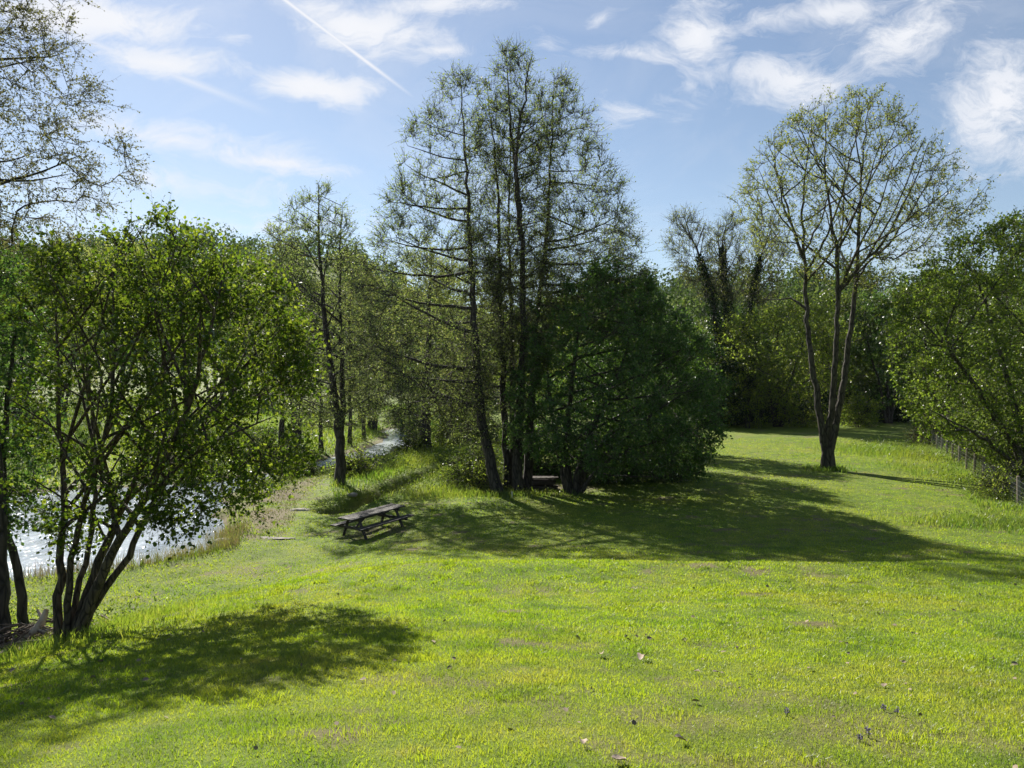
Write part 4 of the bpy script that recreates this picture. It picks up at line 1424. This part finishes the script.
# plank stack in the shade
px_, py_ = 1.12, 34.9
st = thing('plank_stack', 'low stack of weathered planks in the shade beside the alder trunks', 'planks', (px_, py_, gz(px_, py_) - 0.03), R(4))
r = np.random.default_rng(5)
zz = 0.06
for i in range(5):
    n = 3
    for j in range(n):
        a = r.normal() * 0.04
        boxes('plank', [((r.normal() * 0.06, (j - 1) * 0.27, zz), (1.75 + r.normal() * 0.12, 0.22, 0.07), (math.cos(a), math.sin(a), 0), (-math.sin(a), math.cos(a), 0))], M['plank'], st)
    zz += 0.076
    if i in (1, 3):
        for j in (-1, 1):
            boxes('batten', [((j * 0.6, 0, zz), (0.09, 0.85, 0.07))], M['plank'], st)
        zz += 0.078

# small white stake in front of the clump
sx_, sy_ = PX(512, 500, 32.4)[:2]
sk = thing('marker_stake', 'short white marker stake at the foot of the alder clump', 'stake', (sx_, sy_, gz(sx_, sy_) - 0.05))
boxes('stake', [((0, 0, 0.10), (0.05, 0.03, 0.30))], M['white'], sk)
boxes('cap', [((0, 0, 0.262), (0.062, 0.042, 0.024))], M['white'], sk)

# wire fence
fence = thing('wire_fence', 'wire mesh fence with rough wooden posts along the right side of the lawn', 'fence', (FENCE_LINE[0][0], FENCE_LINE[0][1], gz(*FENCE_LINE[0])))
fl = np.array(fence.location)
r = np.random.default_rng(15)
tops = []
for i in range(-3, 12):
    t = i / 10.5
    x = FENCE_LINE[0][0] + (FENCE_LINE[1][0] - FENCE_LINE[0][0]) * t
    y = FENCE_LINE[0][1] + (FENCE_LINE[1][1] - FENCE_LINE[0][1]) * t
    z = gz(x, y)
    h = 1.12 + r.normal() * 0.05
    w = 0.055 + 0.012 * r.random()
    lean = r.normal(size=2) * 0.03
    pts = np.array([(x, y, z - 0.2), (x + lean[0] * .3, y + lean[1] * .3, z + 0.35), (x + lean[0], y + lean[1], z + h - 0.03), (x + lean[0], y + lean[1], z + h)])
    V, Fq = tubes([(pts, np.array([w, w, w * 0.97, 0.004]))], lambda _: 9, 0.08, i + 50)
    link_mesh('post', V - fl, [Fq], M['wood_grey'], fence)
    tops.append((x + lean[0], y + lean[1], z))
ln = []
for a, b in zip(tops[:-1], tops[1:]):
    a = np.array(a)
    b = np.array(b)
    off = np.array([-0.062, 0.026, 0])
    for hgt in (0.12, 0.28, 0.44, 0.60, 0.78, 0.98):
        mid = (a + b) / 2 + np.array([0, 0, hgt - 0.012])
        ln.append((np.stack([a + off + [0, 0, hgt], mid + off, b + off + [0, 0, hgt]]), np.full(3, 0.0035)))
    for k in range(14):
        p = a + (b - a) * (k + 0.5) / 14 + off
        ln.append((np.stack([p + [0, 0, 0.1], p + [0, 0, 0.5], p + [0, 0, 0.98]]), np.full(3, 0.003)))
V, Fq = tubes(ln, lambda _: 3)
link_mesh('wire_mesh', V - fl, [Fq], M['wire'], fence)

# brush pile and bleached branch at the foot of the nearest tree
bx_, by_ = -7.65, 12.0
bp = thing('brush_pile', 'heap of dead branches and litter between the pond and the nearest tree', 'brush pile', (bx_, by_, gz(bx_, by_)))
r = np.random.default_rng(18)
ln = []
for i in range(190):
    c = np.array([r.normal() * 0.42, r.normal() * 0.5, 0])
    c[2] = gz(bx_ + c[0], by_ + c[1]) - bp.location[2] + 0.04 + 0.36 * r.random() * math.exp(-(c[0] ** 2 + c[1] ** 2))
    a = r.random() * 6.28
    L = 0.25 + 0.6 * r.random()
    d = np.array([math.cos(a), math.sin(a), r.normal() * 0.22]) * L
    rr_ = 0.006 + 0.018 * r.random() ** 2
    ln.append((np.stack([c - d / 2, c + r.normal(size=3) * 0.03, c + d / 2]), np.array([rr_, rr_ * 0.9, rr_ * 0.5])))
V, Fq = tubes(ln, lambda _: 6, 0.2, 3)
link_mesh('dead_branches', V, [Fq], M['brush'], bp, smooth=True)
n = 500
P = np.stack([r.normal(size=n) * 0.5, r.normal(size=n) * 0.6, np.zeros(n)], 1)
P[:, 2] = ground_z(bx_ + P[:, 0], by_ + P[:, 1]) - bp.location[2] + 0.03 + 0.1 * r.random(n)
V, fs = leaves_mesh(P, r.normal(size=(n, 3)) * [1, 1, .3], r.normal(size=(n, 3)) * 0.5 + [0, 0, 1], 0.05 + 0.06 * r.random(n), LEAF6)
tag(link_mesh('leaf_litter', V, fs, M['deadleaf'], bp), kind='stuff')

lx_, ly_ = -7.3, 11.75
lg = thing('bleached_branch', 'bare pale bleached branch propped on the brush pile', 'dead branch', (lx_, ly_, gz(lx_, ly_) + 0.06))
ln = [(np.array([(-0.24, -0.10, 0.0), (-0.15, -0.03, 0.12), (0.0, 0.05, 0.22), (0.06, 0.12, 0.36), (0.10, 0.15, 0.50)]), np.array([0.035, 0.05, 0.06, 0.05, 0.035])),
      (np.array([(0.0, 0.05, 0.22), (0.14, 0.02, 0.20), (0.34, 0.0, 0.26)]), np.array([0.035, 0.028, 0.016])),
      (np.array([(-0.15, -0.03, 0.12), (-0.05, -0.12, 0.06), (0.02, -0.16, -0.02)]), np.array([0.036, 0.032, 0.024])),
      (np.array([(0.06, 0.12, 0.36), (-0.02, 0.16, 0.44), (-0.06, 0.17, 0.50)]), np.array([0.03, 0.024, 0.012]))]
V, Fq = tubes(ln, lambda _: 10, 0.25, 4)
link_mesh('limb', V, [Fq], M['driftwood'], lg, smooth=True)


# stones by the shore
def stone(label, px, py, Y, s, seed, group='flat stones on the bare bank'):
    r = np.random.default_rng(seed)
    import bmesh
    bm = bmesh.new()
    bmesh.ops.create_icosphere(bm, subdivisions=3, radius=1.0)
    ph = r.random(6) * 6.28
    for v in bm.verts:
        c = v.co
        k = 1 + 0.16 * math.sin(c.x * 3 + ph[0]) + 0.13 * math.sin(c.y * 4 + ph[1]) + 0.10 * math.sin(c.z * 5 + ph[2]) + 0.05 * math.sin(c.x * 9 + c.y * 8 + ph[3])
        v.co = Vector((c.x * k * s[0], c.y * k * s[1], max(c.z, -0.3) * k * s[2]))
    me = bpy.data.meshes.new('stone')
    bm.to_mesh(me)
    bm.free()
    me.materials.append(M['stone'])
    o = bpy.data.objects.new('stone', me)
    COL.objects.link(o)
    x = (px - 512) / F * Y
    o.location = (x, Y, gz(x, Y) + s[2] * 0.15)
    tag(o, label, 'stone', group)


stone('long flat stone on the bare bank near the lawn edge', 272, 549, 25.6, (0.75, 0.14, 0.05), 1)
stone('pale edging stone where the bank meets the pond', 226, 545, 25.4, (0.42, 0.22, 0.12), 2)
stone('small dark stone behind the picnic table', 358, 499, 33.0, (0.26, 0.18, 0.14), 3)
stone('small rounded stone beside the ditch left of the picnic table', 352, 493, 34.5, (0.22, 0.18, 0.13), 4)
stone('flat stone in the middle of the bare bank', 300, 506, 31.5, (0.42, 0.2, 0.07), 5)
stone('dark rock in the stream bend', 398, 452, 60.5, (0.55, 0.4, 0.3), 6)


# dead leaves on the lawn
def on_lawn(px, py):
    """ground point seen at a pixel"""
    k = (py - 384.0) / F
    y = np.arange(2.5, 60, 0.01)
    x = (px - 512.0) / F * y
    z = ground_z(x, y)
    i = int(np.argmax(z > EYE - k * y))
    return float(x[i]), float(y[i]), float(z[i])


for i, (px, py, sz, lab) in enumerate([
    (643, 662, 0.10, 'large pale curled dead leaf lying on the sunlit lawn'), (602, 658, 0.075, 'brown crumpled dead leaf left of the large pale leaf'),
    (681, 745, 0.06, 'dark brown dead leaf near the bottom centre of the lawn'), (619, 765, 0.07, 'reddish dead leaf at the very bottom edge of the lawn'),
    (716, 676, 0.05, 'small tan dead leaf right of the large pale leaf'), (697, 676, 0.04, 'tiny pale dead leaf between the large and the small tan leaf'),
    (582, 749, 0.05, 'brown dead leaf near the bottom, left of the dark one')]):
    x, y, z = on_lawn(px, py)
    r = np.random.default_rng(900 + i)
    n = 9
    t = np.linspace(0, 1, n)
    w = np.sin(t * math.pi) ** 0.7 * 0.36
    V = []
    for a, b in zip(t, w):
        for s in (-1, -0.5, 0, 0.5, 1):
            V.append(((a - 0.5), s * b * (1 + 0.12 * r.normal()), 0.20 * (s * b / 0.36) ** 2 + 0.14 * math.sin(a * 3 + i) + 0.015 * r.normal()))
    V = np.array(V) * sz * 1.25
    q = np.array([(k * 5 + j, k * 5 + j + 1, k * 5 + j + 6, k * 5 + j + 5) for k in range(n - 1) for j in range(4)])
    o = link_mesh('dead_leaf', V, [q], M['deadleaf'], smooth=True)
    o.location = (x, y, z + 0.035)
    o.rotation_euler = (0.25 * r.normal(), 0.2 * r.normal(), r.random() * 6.28)
    tag(o, lab, 'dead leaf', 'dead leaves on the lawn')

# scraps of dead leaf, twig and clover tops all over the lawn
def litter():
    r = np.random.default_rng(66)
    x1, y1 = band(2.4, 9, 5.0, r)
    x2, y2 = band(9, 24, 1.6, r)
    x, y = np.concatenate([x1, x2]), np.concatenate([y1, y2])
    ok = (water_d(x, y) > 0.6) & (r.random(len(x)) < vnoise(x, y, 1.4, 67) * 1.2)
    x, y = x[ok], y[ok]
    n = len(x)
    P = np.stack([x, y, ground_z(x, y) + 0.012 + 0.02 * r.random(n)], 1)
    V, fs = leaves_mesh(P, r.normal(size=(n, 3)) * [1, 1, 0.35], r.normal(size=(n, 3)) * 0.5 + [0, 0, 0.8], 0.018 + 0.035 * r.random(n) ** 2 + 0.0012 * y, LEAF6)
    o = link_mesh('lawn_litter', V, fs, M['litter'])
    tag(o, 'tiny scraps of dead leaf and twig strewn over the lawn', 'litter', kind='stuff')


litter()

# purple bugle flowers
FL = [(860, 743, 'purple flower spike nearest the bottom, below the others'), (868, 738, 'purple flower spike close above the lowest one'),
      (884, 712, 'topmost purple flower spike of the right-hand patch'), (897, 716, 'purple flower spike furthest right in the patch'), (787, 717, 'solitary purple flower spike left of the patch')]
for i, (px, py, lab) in enumerate(FL):
    x, y, z = on_lawn(px, py)
    r = np.random.default_rng(700 + i)
    h = 0.04 + 0.015 * r.random()
    f = thing('purple_flower', lab, 'flower', (x, y, z), r.random() * 6, 'purple flower spikes on the lawn')
    V, Fq = tubes([(np.array([(0, 0, -0.01), (0.003, 0, h * 0.5), (0.004, 0.002, h)]), np.array([0.003, 0.0025, 0.002]))], lambda _: 5)
    link_mesh('stem', V, [Fq], M['dark_leaf'], f)
    n = 40
    a = r.random(n) * 6.28
    zz = h * (0.3 + 0.75 * r.random(n))
    P = np.stack([np.cos(a) * 0.004, np.sin(a) * 0.004, zz], 1)
    A = np.stack([np.cos(a), np.sin(a), 0.3 + 0 * a], 1)
    V, fs = leaves_mesh(P, A, r.normal(size=(n, 3)) * .3 + [0, 0, 1], 0.011 + 0.007 * r.random(n), LEAF4)
    link_mesh('bloom', V, fs, M['flower'], f)

# white house on the far slope
hx, hy = PX(146, 352, 175)[:2]
hz = gz(hx, hy)
house = thing('farmhouse', 'small white house on the far slope glimpsed through the nearest tree', 'house', (hx, hy, hz), R(15))
boxes('wall', [((0, 0, 2.4), (11, 6, 5.4), (1, 0, 0), (0, 1, 0), 0.03)], M['white'], house)
rv = np.array([(-5.9, -3.5, 5.0), (5.9, -3.5, 5.0), (5.9, 3.5, 5.0), (-5.9, 3.5, 5.0), (-5.9, 0, 7.6), (5.9, 0, 7.6),
               (-5.9, -3.5, 5.2), (5.9, -3.5, 5.2), (5.9, 3.5, 5.2), (-5.9, 3.5, 5.2), (-5.9, 0, 7.8), (5.9, 0, 7.8)])
rf = link_mesh('roof', rv, [np.array([(0, 4, 5, 1), (3, 2, 5, 4), (6, 7, 11, 10), (9, 10, 11, 8), (0, 1, 7, 6), (2, 3, 9, 8), (0, 6, 10, 4), (4, 10, 9, 3), (1, 5, 11, 7), (5, 2, 8, 11)])], M['roof'], house)
boxes('chimney', [((3.2, 0.2, 8.0), (0.9, 0.9, 1.6))], M['stone'], rf)
for wx_ in (-3.4, 0.0, 3.4):
    for wz in (1.6, 3.9):
        wn = boxes('window', [((wx_, -3.03, wz), (1.3, 0.1, 1.2))], M['white'], house)
        boxes('pane', [((wx_, -3.09, wz), (1.1, 0.03, 1.0))], M['glass'], wn)


# ------------------------------------------------------------------ sky and light
SUN_EL, SUN_AZ = 36.0, -28.0          # azimuth measured from straight ahead, negative = left
world = bpy.data.worlds.new('World')
scene.world = world
world.use_nodes = True
nt = world.node_tree
nt.nodes.clear()
n = N(nt)
sky = n('ShaderNodeTexSky', {'sky_type': 'NISHITA', 'sun_disc': False, 'sun_elevation': R(SUN_EL), 'sun_rotation': R(SUN_AZ), 'air_density': 1.0, 'dust_density': 0.15, 'ozone_density': 1.6})
tc = n('ShaderNodeTexCoord')
sep = n('ShaderNodeSeparateXYZ', None, _0=tc.outputs['Generated'])
yy = n.math('MAXIMUM', sep.outputs['Y'], 0.05)
U = n.math('DIVIDE', sep.outputs['X'], yy)
Vv = n.math('DIVIDE', sep.outputs['Z'], yy)
front = n.math('MULTIPLY', n.math('SUBTRACT', sep.outputs['Y'], 0.15), 5.0, True)
uv = n('ShaderNodeCombineXYZ', None, _0=U, _1=Vv, _2=0.0)
wn1 = n('ShaderNodeTexNoise', None, Vector=uv.outputs[0], Scale=5.0, Detail=4.0, Roughness=0.6)
warp = n('ShaderNodeVectorMath', {'operation': 'MULTIPLY_ADD'}, _0=wn1.outputs['Color'], _1=(0.13, 0.07, 0.0), _2=uv.outputs[0])
warp2 = n('ShaderNodeVectorMath', {'operation': 'SUBTRACT'}, _0=warp.outputs[0], _1=(0.065, 0.035, 0.0))


def blob(px, py, rx, ry, ang, amp):
    c = ((px - 512) / F, (384 - py) / F, 0)
    s = n('ShaderNodeVectorMath', {'operation': 'SUBTRACT'}, _0=warp2.outputs[0], _1=c)
    rt = n('ShaderNodeVectorRotate', {'rotation_type': 'Z_AXIS'}, Vector=s.outputs[0], Angle=R(ang))
    sc = n('ShaderNodeVectorMath', {'operation': 'MULTIPLY'}, _0=rt.outputs[0], _1=(F / rx, F / ry, 0))
    ln_ = n('ShaderNodeVectorMath', {'operation': 'LENGTH'}, _0=sc.outputs[0])
    v = n.math('SUBTRACT', 1.0, n.math('MULTIPLY', ln_.outputs['Value'], 0.5), True)
    return n.math('MULTIPLY', v, amp)


BL = [(90, 12, 110, 20, 6, 1.3), (165, 58, 75, 14, 12, 1.1), (225, 37, 24, 8, 0, 0.8), (365, 25, 75, 24, 20, 1.2), (430, 55, 45, 10, 5, 0.9), (440, 8, 60, 12, 0, 1.0),
      (318, 86, 60, 18, 6, 1.3), (200, 148, 130, 20, 12, 0.9), (265, 166, 85, 12, 8, 1.0), (170, 185, 140, 26, 5, 0.7), (240, 225, 150, 16, 0, 0.7), (705, 32, 34, 42, -10, 1.1), (640, 52, 60, 9, 5, 0.9),
      (630, 108, 45, 28, 0, 0.75), (590, 15, 30, 7, -20, 0.8), (800, 74, 75, 26, 0, 1.0), (900, 36, 70, 34, -20, 1.05), (820, 10, 110, 18, 0, 0.95), (1000, 105, 62, 52, -35, 1.1), (1030, 150, 70, 30, 0, 0.95),
      (545, 38, 30, 10, 0, 0.7), (690, 85, 40, 20, 20, 0.6)]
acc = None
for b in BL:
    v = blob(*b)
    acc = v if acc is None else n.math('MAXIMUM', acc, v)
# broken texture of the cloud
cn = n('ShaderNodeMapping', None, Vector=warp2.outputs[0], Scale=(0.75, 1.5, 1.0))
tex = n.noise(cn.outputs[0], 13.0, 12.0, 0.72, 0.6)
wisp = n.noise(cn.outputs[0], 3.0, 8.0, 0.62, 1.0)
raw = n.math('ADD', n.math('MULTIPLY', acc, 1.15), n.math('MULTIPLY', n.math('SUBTRACT', tex, 0.5), 2.6))
raw = n.math('MULTIPLY', n.math('SUBTRACT', raw, 0.42), 1.5, True)
dens = n.math('MULTIPLY', raw, n.math('ADD', 0.35, n.math('MULTIPLY', acc, 0.6)), True)
wf = n.math('MULTIPLY', n.math('SUBTRACT', wisp, 0.46), 1.5, True)
dens = n.math('MAXIMUM', dens, n.math('MULTIPLY', wf, 0.7))


def trail(a, b, w, amp):
    ax_, ay_ = (a[0] - 512) / F, (384 - a[1]) / F
    bx2, by2 = (b[0] - 512) / F, (384 - b[1]) / F
    L = math.hypot(bx2 - ax_, by2 - ay_)
    dx, dy = (bx2 - ax_) / L, (by2 - ay_) / L
    s = n.math('ADD', n.math('MULTIPLY', n.math('SUBTRACT', U, ax_), dx), n.math('MULTIPLY', n.math('SUBTRACT', Vv, ay_), dy))
    p = n.math('ADD', n.math('MULTIPLY', n.math('SUBTRACT', U, ax_), -dy), n.math('MULTIPLY', n.math('SUBTRACT', Vv, ay_), dx))
    k = n.math('SUBTRACT', 1.0, n.math('DIVIDE', n.math('ABSOLUTE', p), w / F), True)
    fade = n.math('MULTIPLY', n.math('SUBTRACT', 1.0, n.math('DIVIDE', s, L)), 2.5, True)
    st_ = n.math('MULTIPLY', n.math('ADD', s, 0.25), 20.0, True)
    return n.math('MULTIPLY', n.math('MULTIPLY', k, n.math('MULTIPLY', fade, st_)), amp)


dens = n.math('MAXIMUM', dens, trail((285, 0), (420, 102), 3.4, 1.15))
dens = n.math('MAXIMUM', dens, trail((60, 30), (275, 115), 6, 0.6))
dens = n.math('MULTIPLY', dens, front)
# ordinary broken cloud over the rest of the sky
pz = n.math('MAXIMUM', sep.outputs['Z'], 0.08)
pv = n('ShaderNodeCombineXYZ', None, _0=n.math('DIVIDE', sep.outputs['X'], pz), _1=n.math('DIVIDE', sep.outputs['Y'], pz), _2=0.0)
oc = n.noise(pv.outputs[0], 1.3, 7.0, 0.6, 0.3)
of = n.math('MULTIPLY', n.math('MULTIPLY', n.math('SUBTRACT', oc, 0.52), 4.0, True), n.math('SUBTRACT', 1.0, front))
dens = n.math('MAXIMUM', dens, n.math('MULTIPLY', of, 0.8))
hs = n('ShaderNodeHueSaturation', None, Saturation=0.9, Value=1.0, Color=sky.outputs['Color'])
skyc = n.mixc(dens, hs.outputs[0], (7.8, 7.95, 8.4))
bg = n('ShaderNodeBackground', None, Color=skyc, Strength=0.056)
n('ShaderNodeOutputWorld', None, Surface=bg.outputs[0])

sun = bpy.data.lights.new('sun', 'SUN')
sun.energy = 5.0
sun.angle = R(0.53)
sun.color = (1.0, 0.94, 0.84)
so = bpy.data.objects.new('sun', sun)
COL.objects.link(so)
d = Vector((math.sin(R(SUN_AZ)) * math.cos(R(SUN_EL)), math.cos(R(SUN_AZ)) * math.cos(R(SUN_EL)), math.sin(R(SUN_EL))))
so.rotation_euler = (-d).to_track_quat('-Z', 'Y').to_euler()

# thin spring haze in the valley air
hm, hnt = new_mat('valley_haze')
hn = N(hnt)
hv = hn('ShaderNodeVolumePrincipled', None, Color=(0.80, 0.88, 1.0, 1), Density=HAZE, Anisotropy=0.2)
hn('ShaderNodeOutputMaterial', None, Volume=hv.outputs[0])
hb = [(-900, -80, -4), (900, -80, -4), (900, 700, -4), (-900, 700, -4), (-900, -80, 125), (900, -80, 125), (900, 700, 125), (-900, 700, 125)]
ho = link_mesh('haze', hb, [np.array([(0, 3, 2, 1), (4, 5, 6, 7), (0, 1, 5, 4), (1, 2, 6, 5), (2, 3, 7, 6), (3, 0, 4, 7)])], hm)
tag(ho, kind='stuff')

# ------------------------------------------------------------------ camera and render settings
cam = bpy.data.cameras.new('camera')
cam.sensor_width = 36.0
cam.lens = F / 1024 * 36.0
cam.clip_start = 0.05
cam.clip_end = 4000
co = bpy.data.objects.new('camera', cam)
COL.objects.link(co)
co.location = (0, 0, EYE)
co.rotation_euler = (R(90), 0, 0)
scene.camera = co

scene.view_settings.view_transform = 'Standard'
scene.view_settings.look = 'None'
scene.view_settings.gamma = 1.0
scene.view_settings.exposure = 1.05
cy = scene.cycles
cy.max_bounces = 6
cy.diffuse_bounces = 3
cy.glossy_bounces = 2
cy.transmission_bounces = 4
cy.transparent_max_bounces = 4
cy.caustics_reflective = False
cy.caustics_refractive = False
cy.use_denoising = True
